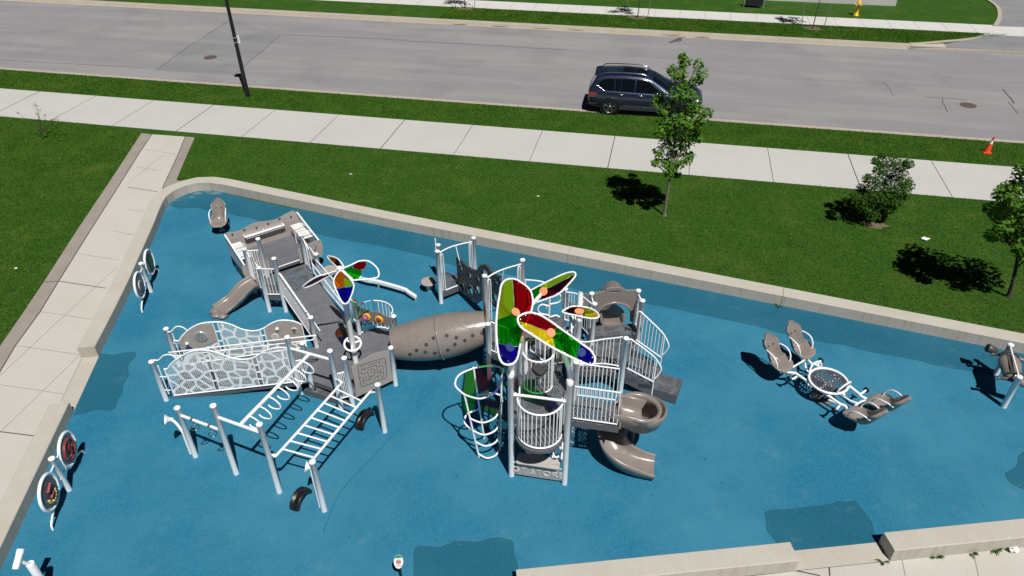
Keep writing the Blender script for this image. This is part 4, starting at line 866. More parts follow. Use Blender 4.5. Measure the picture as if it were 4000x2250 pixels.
# store counter
na = nf2; cA, cB = A3(PA + ab * .12, 0), A3(PB - ab * .12, 0)
def onst(x, y, o=0.0): return VP('I', x, y, PA, PB) + na * o
ct = MB().plate([A3(cA, .10), A3(cB, .10), A3(cB, .62), A3(cA, .50)], na * .022).build('store_panel', 'letter', TW)
cm = MB().plate([A3(cA + ab * .0, .56) + na * .09, A3(cA + ab * .03, .56) + na * .12, A3(cB - ab * .03, .56) + na * .12, A3(cB, .56) + na * .08, A3(cB, .56) - na * .16, A3(cB - ab * .3, .56) - na * .19, A3(lerp(cA, cB, .5), .56) - na * .24, A3(cA + ab * .25, .56) - na * .23, A3(cA, .56) - na * .17], V((0, 0, .022))); cm.build('counter', 'letter', TW)
for p, s in ((cA, -1), (cB, 1)):
    for z in (.12, .46): MB().tube([A3(p, z) + na * .0, A3(p + ab * .07 * s, z)], .025, 8).build('bracket', 'silver', TW)
fc = bpy.data.curves.new('store_lettering', 'FONT'); fc.body = 'GT STORE'; fc.size = .24; fc.extrude = .014; fc.offset = .002; fc.bevel_depth = .003; fc.align_x = 'CENTER'; fc.align_y = 'CENTER'; fc.space_character = 1.05
fo = bpy.data.objects.new('tmp', fc); COL.objects.link(fo); dg = bpy.context.evaluated_depsgraph_get(); me = bpy.data.meshes.new_from_object(fo.evaluated_get(dg)); bpy.data.objects.remove(fo)
lo = bpy.data.objects.new('store_lettering', me); COL.objects.link(lo); me.materials.clear(); me.materials.append(M['lettering'])
xa, za2 = ab, V((0, 0, 1)); pos = A3(lerp(cA, cB, .5), .27) + na * .024 - TW.location
mx_ = Matrix(((xa.x, 0, na.x, pos.x), (xa.y, 0, na.y, pos.y), (xa.z, 1, na.z, pos.z), (0, 0, 0, 1))); me.transform(mx_); lo.parent = ct
# loops and stool under the bay
mb = MB(); cc = mid + V((.12, .25, 0))
for s in (-1, 1):
    for z in (.45, .78): mb.tube([A3(cc, z) + ab * (.30 * s) + (V((ab.x, ab.y, 0)) * math.cos(a) * .10 + V((-ab.y, ab.x, 0)) * math.sin(a) * .25) + V((0, 0, .06 * math.sin(a))) for a in [2 * PI * i / 18 for i in range(18)]], .02, 8, True)
for z in (.55, .95): mb.tube([A3(cc, z) + (V((ab.x, ab.y, 0)) * .32 * math.cos(a) + V((-ab.y, ab.x, 0)) * .28 * math.sin(a)) for a in [PI + PI * i / 12 for i in range(13)]], .02, 8)
for k in (-.3, .3): mb.tube([A3(cc, 0) + ab * k, A3(cc, 1.3) + ab * k], .02, 8)
mb.build('loop_climber', 'white_metal', TW)
# spyglass drum on the upper deck
MB().lathe(A3(mid + V((.02, 1.1, 0)), 2.3), [(.17, 0), (.17, .10), (.12, .12)], 20, V((0, -.9, .45))).build('drum', 'dark_plastic', TW)
# arch climber at the left
c1, c2_ = G('4', 437, 1085), G('4', 645, 1022); c3_ = G('4', 487, 900)
mb = MB(); t1, t2, t3 = A3(c1, 0), A3(c2_, 0), A3(c3_, 0)
k1_, k2_, k3_ = PL('4', 288, 455, t1, V((0, -1, 0))), PL('4', 660, 272, t2, V((0, -1, 0))), PL('4', 380, 190, t3, V((0, -1, 0)))
for a, b in ((t1, k1_), (t2, k2_), (t3, k3_)): mb.tube([a, b], .022, 8)
mb.build('climber_legs', 'white_metal', TW)
for i, t in enumerate((.06, .26, .44, .63, .99)):
    a, b, c = lerp(t1, k1_, t), lerp(t2, k2_, t), lerp(t3, k3_, t)
    def bow(p, q, k, dz=0.0):
        m = lerp(p, q, .5); o = m - (p + q + (c if p is not c and q is not c else (b if p is not b and q is not b else a))) / 3; o.z = 0; o = o.normalized() * (q - p).length * k
        return smooth([p, lerp(p, q, .25) + o * .8 + V((0, 0, dz)), m + o + V((0, 0, dz)), lerp(p, q, .75) + o * .8 + V((0, 0, dz)), q], 4)
    mb = MB().tube(bow(a, b, .35, -.03), .021, 8)
    if i in (2, 4): mb.tube(bow(a, c, .45), .021, 8)
    if i in (3, 4): mb.tube(bow(c, b, .40), .021, 8)
    mb.build('climber_arch', 'white_metal', TW)
# rock wall between the small deck and the hexagon deck
ra, rb = lerp(L0, L1, .55), lerp(HE, HF, .5); rd = (rb - ra).normalized(); rn = V((rd.y, -rd.x, 0)); rn = rn if rn.y < 0 else -rn
def onrw(x, y):
    p = VP('G', x, y, ra, rb) - ra; return (p.x * rd.x + p.y * rd.y, p.z)
ro = [onrw(*q) for q in ((603, 395), (650, 425), (730, 500), (800, 555), (870, 575), (905, 570), (920, 530), (945, 500), (990, 490), (1040, 515), (1080, 570), (1100, 605), (1150, 635), (1215, 665), (1240, 720), (1235, 1000), (1170, 1090), (1120, 1050), (1050, 960), (960, 960), (925, 985), (880, 1020), (830, 990), (770, 920), (700, 885), (635, 850))]
def hl(x, y, rx, ry): return [onrw(x + rx * math.cos(a) + .25 * ry * math.sin(a), y + ry * math.sin(a)) for a in [2 * PI * i / 20 for i in range(20)]]
HL = ((663, 545, 26, 48), (785, 635, 26, 50), (903, 695, 26, 48), (683, 795, 30, 62), (800, 835, 38, 88), (905, 840, 34, 70), (1000, 610, 42, 62), (1160, 735, 26, 48), (1150, 960, 35, 80))
mb = MB().holed(A3(ra), rd, V((0, 0, 1)), ro, [hl(*h) for h in HL], .06); rw = mb.build('climbing_wall', 'dark_plastic', TW)
for h in HL: MB().tube([A3(ra) + rd * u + V((0, 0, z)) + rn * .03 for u, z in hl(*h)], .022, 6, True).build('hold', 'dark_plastic', rw)
MB().tube([A3(ra) + rd * u + V((0, 0, z)) for u, z in ro], .042, 8, True).build('climbing_wall_rim', 'dark_plastic', rw)
# crawl tunnel
ta, tb = A3(lerp(T5, T6, .5), .87), A3(lerp(HD, HE, .5), 1.28)
endpanel(TW, HD, HE, 1.30, .42, 1.75, .72, V((0, 0, 0)))
rings = []; tx = (tb - ta).normalized(); ty = V((0, 1, 0)); ty = (ty - tx * ty.dot(tx)).normalized(); tz = tx.cross(ty); NS = 34
def trad(t): return .41 + .17 * math.sin(PI * t) ** .9
for i in range(NS + 1):
    t = i / NS; c = lerp(ta, tb, t) + V((0, 0, -.05 * math.sin(PI * t))); r = trad(t); rings.append([c + (ty * math.cos(a) + tz * math.sin(a)) * (r * (1 + (.012 * math.sin(t * 60) if .08 < t < .4 and math.sin(a) > .3 else 0))) for a in [2 * PI * j / 40 for j in range(40)]])
tn = MB().ring(rings, False, False).build('crawl_tunnel', 'tan_plastic', TW)
c = lerp(ta, tb, .5) + V((0, 0, -.05)); MB().lathe(c - tx * .02, [(trad(.5) - .01, 0), (trad(.5) + .035, 0), (trad(.5) + .035, .04), (trad(.5) - .01, .04)], 40, tx, False).build('tunnel_flange', 'tan_plastic', tn)
def ontun(x, y, s='F'):
    d = ray(s, x, y).normalized(); p = EYE + d * 15.0
    for k in range(1600):
        q = p - ta; t = q.dot(tx) / (tb - ta).length; cc_ = lerp(ta, tb, t) + V((0, 0, -.05 * math.sin(PI * max(0, min(1, t)))))
        e = (p - cc_) - tx * (p - cc_).dot(tx)
        if 0 <= t <= 1 and e.length <= trad(t): return p, e.normalized()
        p = p + d * .003
    return None
for x, y in ((218, 985), (340, 962), (427, 980), (505, 1006), (577, 962), (662, 940), (414, 1042), (350, 1093), (232, 1120), (153, 1045), (65, 1095), (145, 1110), (5, 1132)):
    r = ontun(x, y)
    if r: MB().lathe(r[0] + r[1] * .002, [(.048, -.02), (.048, .006), (.040, .007)], 16, r[1]).build('porthole', 'groove', tn)
for pts in (((455, 775), (440, 830), (480, 880), (560, 895), (610, 850), (635, 790), (645, 745)), ((500, 790), (520, 840), (560, 860)), ((300, 870), (330, 920), (300, 900), (310, 860)), ((380, 870), (420, 910), (470, 985), (455, 960), (400, 885)), ((610, 880), (580, 900), (560, 940)), ((40, 930), (90, 985), (120, 1040), (100, 1010), (60, 950)), ((-30, 1000), (20, 950), (80, 1000), (140, 1080))):
    q = [ontun(*p) for p in pts]; q = [p[0] + p[1] * .003 for p in q if p]
    if len(q) > 2: MB().tube(smooth(q, 4), .008, 5).build('tunnel_relief', 'tan_plastic', tn)
# hood and slide at the far right deck
gx = (G3 - G1).normalized(); gn = V((gx.y, -gx.x, 0))
def onhd(x, y):
    p = VP('H', x, y, G1, G3) - G1; return (p.x * gx.x + p.y * gx.y, p.z)
ho = [onhd(*q) for q in ((213, 192), (260, 178), (325, 166), (345, 140), (380, 128), (440, 122), (510, 126), (548, 138), (565, 155), (620, 156), (682, 152), (680, 235), (655, 330), (648, 505), (612, 505), (612, 380), (600, 345), (545, 305), (440, 285), (335, 310), (275, 350), (252, 390), (248, 505), (212, 505), (215, 300))]
hp = MB().holed(A3(G1), gx, V((0, 0, 1)), ho, [[onhd(440 + 65 * math.cos(a), 162 + 13 * math.sin(a)) for a in [2 * PI * i / 16 for i in range(16)]]], .07).build('slide_hood', 'tan_plastic', TW)
MB().tube([A3(G1) + gx * u + V((0, 0, z)) + gn * .03 for u, z in [onhd(*q) for q in ((252, 390), (275, 350), (335, 310), (440, 285), (545, 305), (600, 345), (612, 385))]], .035, 8).build('hood_lip', 'tan_plastic', hp)
s2 = smooth([A3(lerp(G1, G3, .5) + V((0, -.05, 0)), ZG + .02), A3(lerp(G1, G3, .5) + V((-.02, .25, 0)), ZG - .02), V((2.5, 15.8, .62)), V((2.3, 16.3, .34)), V((2.05, 16.7, .16)), V((1.9, 16.95, .13))], 4)
MB().trough(s2, .30, .26, .07).build('slide', 'tan_plastic', TW)
hb = []
for i in range(9):
    t = i / 8; c = A3(lerp(G1, G3, .5) + V((-.02, .05 + .42 * t, 0)), 1.0); R = .50 - .08 * t
    hb.append([c + gx * (R * math.cos(a)) + V((0, 0, (1.12 - .12 * t) * math.sin(a))) for a in [PI * .12 + PI * .76 * j / 14 for j in range(15)]] + [c + gx * ((R - .05) * math.cos(a)) + V((0, 0, (1.06 - .12 * t) * math.sin(a))) for a in [PI * .88 - PI * .76 * j / 14 for j in range(15)]])
MB().ring(hb, False, True).build('slide_hood', 'tan_plastic', TW)
# snake climber
pc = G('W', 985, 620, 1.05); mb = MB(); mb.tube([A3(pc, 0), A3(pc, 1.75)], .026, 8)
for i, z in enumerate((1.62, 1.25, .88, .52)):
    s = 1 if i % 2 == 0 else -1; mb.tube(smooth([A3(pc, z), A3(pc, z) + V((.2 * s, 0, .06)), A3(pc, z) + V((.30 * s, 0, -.06)), A3(pc, z) + V((.26 * s, 0, -.22)), A3(pc, z) + V((.10 * s, 0, -.28)), A3(pc, z - .30)], 4), .024, 8)
mb.build('snake_climber', 'white_metal', TW)
ib = [mid + ab * (.33 * math.cos(a)) + V((0, 1.35, 0)) + nf2 * (.30 * math.sin(a)) for a in [PI * i / 10 for i in range(11)]]
mb = MB().tube([A3(p, ZU + .05) for p in ib], .018).tube([A3(p, ZU + .98) for p in ib], .022)
for p in ib: mb.tube([A3(p, ZU + .05), A3(p, ZU + .98)], .013, 6)
mb.build('bay_rail', 'white_metal', TW)
gd(V((1.1, 12.9, 0)), V((.62, 13.3, 0)), ZH + .3, .95, 5); gd(V((.12, 12.3, 0)), V((.05, 12.9, 0)), 1.3, .95, 5)
mb = MB(); c_ = V((.75, 12.75, 0)); hoop(mb, A3(c_, ZH + .3), A3(c_ + V((.22, .1, 0)), ZH + .3), 1.0, .022); mb.build('grab_handle', 'white_metal', TW)
mb = MB(); c_ = V((.30, 12.2, 0)); hoop(mb, A3(c_, ZU), A3(c_ + V((.02, .3, 0)), ZU), .95, .022); mb.build('grab_handle', 'white_metal', TW)
# big tinted petals and their bent posts
p1 = plane3(('W', 420, 1330, 3.80), ('W', 480, 160, 4.50), ('W', 275, 700, 4.25))
pet(TW, 'W', p1, [(480, 168), (400, 185), (340, 250), (318, 370), (290, 540), (272, 720), (272, 900), (285, 1080), (310, 1220), (350, 1300), (420, 1328), (500, 1310), (555, 1240), (590, 1080), (640, 880), (700, 700), (742, 600), (760, 520), (762, 440), (740, 350), (690, 280), (620, 230), (550, 185)],
    [('pane_lime', [(485, 180), (405, 198), (352, 255), (332, 370), (303, 545), (285, 715), (300, 716), (455, 650), (512, 600), (508, 530)]), ('pane_red', [(489, 180), (550, 197), (615, 240), (685, 290), (730, 355), (750, 440), (748, 520), (730, 595), (700, 660), (600, 690), (512, 604), (512, 530)]),
     ('pane_green', [(285, 720), (300, 720), (455, 655), (512, 606), (598, 694), (690, 668), (640, 800), (620, 890), (565, 1085), (440, 1078), (286, 1035), (284, 900)]), ('pane_blue', [(287, 1040), (440, 1083), (575, 1090), (545, 1235), (495, 1298), (420, 1314), (358, 1290), (322, 1215)])],
    [('orange', (527, 622), .088), ('disc_blue', (447, 1100), .088)], .021)
p2_ = plane3(('W', 560, 720, 4.52), ('W', 1590, 1300, 3.9), ('W', 1020, 755, 4.42))
pet(TW, 'W', p2_, [(560, 700), (590, 665), (660, 635), (740, 625), (830, 645), (920, 690), (1020, 755), (1150, 850), (1300, 955), (1450, 1065), (1540, 1130), (1590, 1210), (1600, 1270), (1580, 1320), (1530, 1330), (1440, 1300), (1300, 1235), (1150, 1160), (1000, 1080), (850, 985), (720, 900), (620, 835), (572, 770)],
    [('pane_red', [(580, 715), (605, 678), (665, 650), (740, 640), (825, 660), (915, 705), (1012, 770), (1080, 822), (1000, 905), (945, 872), (700, 778), (590, 742)]), ('pane_yellow', [(585, 746), (700, 782), (945, 877), (1000, 910), (1040, 1000), (1062, 1098), (1000, 1066), (855, 972), (728, 887), (630, 822)]),
     ('pane_green', [(1084, 826), (1145, 866), (1295, 970), (1400, 1046), (1380, 1150), (1352, 1245), (1305, 1222), (1155, 1147), (1066, 1100), (1044, 1000), (1004, 908)]), ('pane_blue', [(1404, 1050), (1445, 1080), (1530, 1142), (1577, 1215), (1585, 1268), (1570, 1306), (1530, 1315), (1445, 1287), (1356, 1247), (1384, 1150)])],
    [('orange', (1005, 900), .085), ('disc_blue', (1415, 1165), .085)], .021)
pet(TW, 'W', plane3(('W', 700, 340, 3.6), ('W', 1340, 85, 4.15), ('W', 960, 435, 3.62)), [(700, 345), (760, 312), (860, 258), (1000, 187), (1150, 117), (1250, 83), (1320, 80), (1340, 110), (1325, 150), (1270, 215), (1200, 290), (1140, 350), (1060, 400), (960, 435), (860, 470), (780, 497), (730, 505), (715, 430)],
    [('pane_green', [(712, 350), (860, 272), (885, 290), (850, 460), (785, 482), (738, 492), (725, 430)]), ('pane_lime', [(864, 270), (1000, 200), (1150, 130), (1310, 92), (1318, 118), (985, 292), (890, 300)]), ('pane_maroon', [(890, 304), (985, 296), (1318, 122), (1310, 150), (1260, 210), (1190, 282), (1135, 338), (1055, 387), (955, 422), (854, 458)])], [('orange', (912, 343), .095)], .020)
pet(TW, 'W', plane3(('W', 1160, 612, 3.35), ('W', 1655, 670, 3.35), ('W', 1430, 545, 3.36)), [(1160, 612), (1200, 580), (1270, 547), (1320, 540), (1430, 545), (1530, 565), (1610, 605), (1652, 655), (1640, 692), (1560, 703), (1470, 690), (1330, 660), (1230, 640)],
    [('pane_maroon', [(1190, 612), (1275, 560), (1325, 552), (1430, 557), (1460, 640), (1340, 648), (1235, 628)]), ('pane_lime', [(1434, 558), (1528, 578), (1600, 615), (1570, 640), (1464, 640)]), ('pane_yellow', [(1464, 644), (1570, 644), (1606, 618), (1636, 660), (1630, 682), (1560, 690), (1475, 678)])], [('orange', (1390, 617), .10)], .019)
def arm(pts, r=.05, nm='petal_arm'): return MB().tube(smooth(pts, 5), r, 12).build(nm, 'white_metal', TW)
f1 = lambda x, y, o=-.13: PL('W', x, y, *p1) + V((0, 0, o)); f2 = lambda x, y, o=-.13: PL('W', x, y, *p2_) + V((0, 0, o))
arm([A3(PA, 3.02), A3(PA, 3.3), lerp(A3(PA, 3.4), f1(447, 1100), .6), f1(447, 1100), f1(500, 850), f1(527, 622)])
arm([A3(PB, 3.02), A3(PB, 3.25), lerp(A3(PB, 3.4), f2(1150, 1040), .6), f2(1110, 990), f2(1005, 900)])
for p in (PA, PB): MB().lathe(A3(p, 3.0), [(.07, 0), (.075, .02), (.075, .12), (.06, .14)], 14).build('collar', 'white_metal', TW)
pa2 = G('K', 440, 1130, ZU); post(TW, pa2, 3.2, 'post', .075, ZH)
arm([A3(pa2, 3.15), A3(pa2, 3.4), lerp(A3(pa2, 3.5), G('W', 912, 343, 3.62), .6), G('W', 912, 343, 3.66)], .04)
pk = G('K', 1150, 560, 1.6); post(TW, pk, 2.75, 'post', .075, .3)
arm([A3(pk, 2.7), A3(pk, 2.95), G('W', 1390, 720, 3.15), G('W', 1390, 640, 3.30)], .065)
# ------------------------------------------------------------------ wheelchair glider (gliding boat)
ZB = .55
bx = (V((.98, .70, 0))).normalized(); by = V((-bx.y, bx.x, 0)); bo = V((-6.80, 18.62, 0)) - by * .05 - bx * .21   # entry edge middle
GB = thing('glider', bo + by * .8, 'beige and grey wheelchair glider with white perforated benches at the head of the ramp', 'glider')
def gp(u, v, z=0.0): return bo + bx * u + by * v + V((0, 0, z))
HW, DP = 1.17, 1.62
MB().plate([gp(-HW, 0, ZB), gp(HW, 0, ZB), gp(HW, DP, ZB), gp(-HW, DP, ZB)], V((0, 0, -.08))).build('floor', 'deck_solid', GB)
MB().obox(gp(0, DP * .5, ZB + .0015), bx * HW * .98, by * .006, V((0, 0, .001))).build('floor_seam', 'deck_side', GB)
MB().tube([gp(-.28, .01, ZB + .02), gp(.58, .01, ZB + .02)], .016).build('threshold_bar', 'white_metal', GB)
bk = [(-HW, ZB - .05), (HW, ZB - .05), (HW, 1.26)] + [(HW - 2 * HW * i / 24, 1.30 + .05 * math.sin(i / 24 * 4 * PI + .6)) for i in range(1, 24)] + [(-HW, 1.24)]
bp = MB().plate([gp(u, DP, z) for u, z in bk], by * .03).build('back_panel', 'tan_panel', GB)
for k in range(6): MB().lathe(gp(-.95 + 1.9 * k / 5, DP - .012, 1.20 + .04 * math.sin(k * 2)), [(.035, 0), (.035, .012)], 14, by).build('cap', 'dark_plastic', bp)
mb = MB(); mb.tube(smooth([gp(-.62, DP - .01, 1.06), gp(-.62, DP - .14, 1.06), gp(-.55, DP - .16, 1.06), gp(.55, DP - .16, 1.06), gp(.62, DP - .14, 1.06), gp(.62, DP - .01, 1.06)], 4), .022); mb.tube([gp(0, DP - .16, 1.06), gp(0, DP - .01, 1.06)], .018); mb.obox(gp(0, DP - .08, 1.0), bx * .6, by * .07, V((0, 0, .02))); mb.build('handrail', 'white_metal', GB)
for s in (-1, 1):
    sp_ = MB(); q = [gp(s * HW, .05, ZB), gp(s * HW, DP, ZB), gp(s * HW, DP, 1.26), gp(s * HW, .05, 1.02)]; sp_.add(q, [(0, 1, 2, 3)]); o = sp_.build('side_panel', 'perf_bench', GB)
    mb = MB().tube([gp(s * HW, DP, 1.27), gp(s * HW, .03, 1.03), gp(s * HW, .03, ZB)], .026); mb.build('side_frame', 'white_metal', GB)
    se = MB(); zt = ZB + .42
    for a, b in ((.42, .92), (.95, 1.46)): se.plate([gp(s * (HW - .02), a, zt), gp(s * (HW - .36), a, zt), gp(s * (HW - .36), b, zt), gp(s * (HW - .02), b, zt)], V((0, 0, .012)))
    se.add([gp(s * (HW - .36), .42, zt), gp(s * (HW - .36), 1.46, zt), gp(s * (HW - .36), 1.46, ZB + .22), gp(s * (HW - .36), .42, ZB + .22)], [(0, 1, 2, 3)]); be = se.build('bench', 'perf_bench', GB)
    for a in (.45, .98): MB().tube(smooth([gp(s * (HW - .02), a, zt + .12), gp(s * (HW - .12), a, zt + .22), gp(s * (HW - .30), a, zt + .20), gp(s * (HW - .38), a, zt + .08), gp(s * (HW - .40), a, ZB + .02)], 4), .013).build('armrest', 'white_metal', be)
    fp_ = [(.46, ZB - .10), (HW + .02, ZB - .10), (HW + .10, .8), (HW + .06, 1.04), (.56, 1.02), (.46, .92)]
    f = MB().holed(gp(0, 0, 0), bx, V((0, 0, 1)), [(s * u, z) for u, z in fp_], [[(s * (.62 + .035 * math.cos(t)), .84 + .12 * math.sin(t)) for t in [2 * PI * i / 14 for i in range(14)]]], .03).build('front_panel', 'tan_panel', GB)
    MB().tube(smooth([gp(s * .88, -.025, .78), gp(s * .98, -.025, .74), gp(s * 1.05, -.025, .82), gp(s * 1.02, -.025, .90)], 4), .008, 5).build('smile_line', 'groove', f)
    MB().plate([gp(s * HW * .98, .02, ZB - .02), gp(s * HW * .98, DP, ZB - .02), gp(s * HW * .98, DP - .2, .16), gp(s * HW * .98, .2, .16)], bx * (-.04 * s)).build('side_skirt', 'perf_deck', GB)
mb = MB()
for u in (-.75, .75):
    for v in (.3, 1.3): mb.tube([gp(u, v, 0), gp(u * .9, v, ZB - .06)], .04, 8)
mb.tube([gp(-.75, .3, .2), gp(-.75, 1.3, .2)], .03); mb.tube([gp(.75, .3, .2), gp(.75, 1.3, .2)], .03); mb.tube([gp(-.75, .8, .2), gp(.75, .8, .2)], .03); mb.build('base_frame', 'deck_side', GB)
# ------------------------------------------------------------------ bucket seats (see-saw and spring rider)
def bucket(root, c, face, tilt=0.0, nm='seat'):
    """moulded seat: c = seat centre, face = heading of the sitter"""
    c = A3(c); f = V((math.cos(face), math.sin(face), 0)); r = V((f.y, -f.x, 0)); u = V((0, 0, 1))
    f = (f * math.cos(tilt) + u * math.sin(tilt)).normalized(); u = r.cross(f)
    prof = [(.30, -.06, .11, .0), (.27, -.01, .21, .01), (.16, .0, .27, .05), (.02, -.03, .27, .11), (-.12, -.02, .24, .15), (-.20, .05, .20, .14), (-.25, .18, .175, .10), (-.29, .32, .185, .09), (-.325, .42, .235, .07), (-.355, .51, .19, .04), (-.372, .59, .095, .03), (-.38, .64, .05, .01)]
    prof = [(a * 1.08, b * 1.08, w * 1.14, lip * 1.25) for a, b, w, lip in prof]; K = 12; top = []; bot = []
    for i, (a, b, w, lip) in enumerate(prof):
        p0, p1 = prof[max(0, i - 1)], prof[min(len(prof) - 1, i + 1)]; tx_, tz_ = p1[0] - p0[0], p1[1] - p0[1]; l = math.hypot(tx_, tz_); n = (tz_ / l, -tx_ / l); n = n if n[1] * .6 + n[0] > -.001 else (-n[0], -n[1])
        R = []
        for j in range(K + 1):
            t = -1 + 2 * j / K; k = lip * 1.25 * (abs(t) ** 2.2); R.append(c + r * (w * t) + f * (a + n[0] * k) + u * (b + n[1] * k))
        top.append(R); bot.append([p - (f * n[0] + u * n[1]) * .07 for p in R])
    mb = MB(); rings = [tp_ + bt_[::-1] for tp_, bt_ in zip(top, bot)]; mb.ring(rings, False, True, True)
    o = mb.build(nm, 'tan_plastic', root, sub=1)
    for s in (-1, 1): MB().lathe(c + f * -.30 + r * .08 * s + u * .40, [(.018, -.01), (.018, .012)], 10, f * .9 + u * .3).build('slot', 'groove', o)
    for s in (-1, 1):
        hpts = [c + r * (.20 * s) + f * -.31 + u * .34, c + r * (.25 * s) + f * -.18 + u * .38, c + r * (.27 * s) + f * .02 + u * .33, c + r * (.26 * s) + f * .13 + u * .18, c + r * (.23 * s) + f * .14 + u * .03]
        MB().tube(smooth(hpts, 4), .018, 8).build('arm_bar', 'white_metal', o)
    return o
SR = thing('spring_rider', G('M', 1187, 975), 'single beige bucket seat rider with white arm bars in the upper left playground corner', 'spring rider')
sb = G('M', 1187, 975)
bucket(SR, G('M', 1150, 855, .42), math.radians(-82), .1)
mb = MB().lathe(A3(sb), [(.10, 0), (.10, .02), (.035, .03), (.035, .36)], 14); mb.build('stem', 'silver', SR)
MB().plate([A3(sb, .36) + V((-.16, -.1, 0)), A3(sb, .36) + V((.16, -.1, 0)), A3(sb, .36) + V((.16, .2, 0)), A3(sb, .36) + V((-.16, .2, 0))], V((0, 0, .02))).build('bracket', 'deck_side', SR)
# four-seat see-saw
tc = G('D', 985, 775, .5); ax = (G('D', 1420, 1075, .5) - G('D', 590, 515, .5)); ax.z = 0; axn = ax.normalized(); pn = V((-axn.y, axn.x, 0)); TLT = .0
SS = thing('see_saw', A3(tc, 0), 'white four seat see-saw with round perforated table in its middle and beige bucket seats', 'see-saw')
th = math.atan2(axn.y, axn.x)
seatp = [G('D', 480, 575, .56), G('D', 710, 440, .56), G('D', 1300, 1130, .50), G('D', 1535, 1000, .50)]
for i, p in enumerate(seatp): bucket(SS, p, th if i < 2 else th + PI, .12 if i < 2 else .12)
RT = .46
t_ = NT('perf_table'); uvn = t_.N('ShaderNodeTexCoord').outputs['Object']; ln_ = t_.vmath('LENGTH', t_.vmath('MULTIPLY', uvn, (1, 1, 0)))
sx = t_.N('ShaderNodeSeparateXYZ'); t_.L(uvn, sx.inputs[0]); an = t_.math('ARCTAN2', sx.outputs[1], sx.outputs[0])
rr_ = t_.math('FRACT', t_.math('MULTIPLY', ln_, 16)); seg = t_.math('FRACT', t_.math('ADD', t_.math('MULTIPLY', an, 2.228), t_.math('MULTIPLY', t_.math('FLOOR', t_.math('MULTIPLY', ln_, 16)), .37)))
hl_ = t_.math('MULTIPLY', t_.math('MULTIPLY', t_.math('GREATER_THAN', rr_, .45), t_.math('LESS_THAN', seg, .62)), t_.math('LESS_THAN', ln_, .36))
b_ = t_.bsdf((.06, .062, .075, 1), .45); trn = t_.N('ShaderNodeBsdfTransparent'); mxs = t_.N('ShaderNodeMixShader'); t_.L(hl_, mxs.inputs[0]); t_.L(b_.outputs[0], mxs.inputs[1]); t_.L(trn.outputs[0], mxs.inputs[2]); M['perf_table'] = t_.done(mxs)
tz0 = .56
circ = [A3(tc, tz0) + axn * RT * math.cos(a) + pn * RT * math.sin(a) for a in [2 * PI * i / 40 for i in range(40)]]
MB().sheet([p + V((0, 0, -.01)) for p in circ]).build('table', 'perf_table', SS)
MB().tube(circ, .032, 8, True).build('table_rim', 'white_metal', SS)
mb = MB()
for s in (-1, 1):
    seats = [p for p in seatp if (p - tc).dot(axn) * s > 0]
    ends = [A3(p, .42) - axn * s * .20 for p in seats]; e0 = A3(tc, .50) + axn * s * .46
    for k, e in enumerate(ends):
        sg = 1 if (e - tc).dot(pn) > 0 else -1
        mb.tube(smooth([A3(tc, .48) + axn * s * .30 + pn * sg * .36, A3(tc, .46) + axn * s * .62 + pn * sg * .34, lerp(e0, e, .55) + pn * sg * .08, e, e + axn * s * .22], 4), .034, 8)
        mb.tube(smooth([A3(tc, .22) + axn * s * .25 + pn * sg * .2, A3(tc, .30) + axn * s * .7 + pn * sg * .16, A3(e, .34)], 4), .026, 8)
    mb.tube(smooth([ends[0], lerp(ends[0], ends[1], .3) + V((0, 0, .10)) - axn * s * .08, lerp(ends[0], ends[1], .7) + V((0, 0, .10)) - axn * s * .08, ends[1]], 4), .026, 8)
mb.tube([A3(tc, .46) - axn * .5, A3(tc, .46) + axn * .5], .04, 8)
for k in (-1, 1): mb.tube([A3(tc, .48) - axn * .3 + pn * .36 * k, A3(tc, .48) + axn * .3 + pn * .36 * k], .034, 8)
mb.tube([A3(tc, .47) - pn * .36, A3(tc, .47) + pn * .36], .034, 8)
mb.build('see_saw_frame', 'white_metal', SS)
for s in (-1, 1):
    a, b = A3(tc, tz0) + axn * s * RT * .86 - pn * RT * .52, A3(tc, tz0) + axn * s * RT * .86 + pn * RT * .52
    MB().tube(smooth([a, a + V((0, 0, .16)) + axn * s * .03 + (b - a) * .06, lerp(a, b, .3) + V((0, 0, .25)) + axn * s * .06, lerp(a, b, .7) + V((0, 0, .25)) + axn * s * .06, b + V((0, 0, .16)) + axn * s * .03 - (b - a) * .06, b], 4), .024, 8).build('table_handle', 'white_metal', SS)
    for k in (-1, 1):
        f0 = A3(tc, .42) + axn * s * .62 + pn * k * .34; f1_ = A3(tc, .44) + axn * s * .66 + pn * k * .62
        pg = MB().tube(smooth([f0, lerp(f0, f1_, .5) + V((0, 0, -.05)), f1_], 4), .028, 8).build('foot_peg', 'white_metal', SS)
        MB().lathe(f1_ - pn * k * .02, [(.07, 0), (.075, .03), (.05, .05)], 16, pn * k).build('peg_cap', 'black_rubber', pg)
MB().lathe(A3(tc, 0), [(.30, 0), (.30, .02), (.09, .04), (.07, .40)], 18).build('base', 'deck_side', SS)
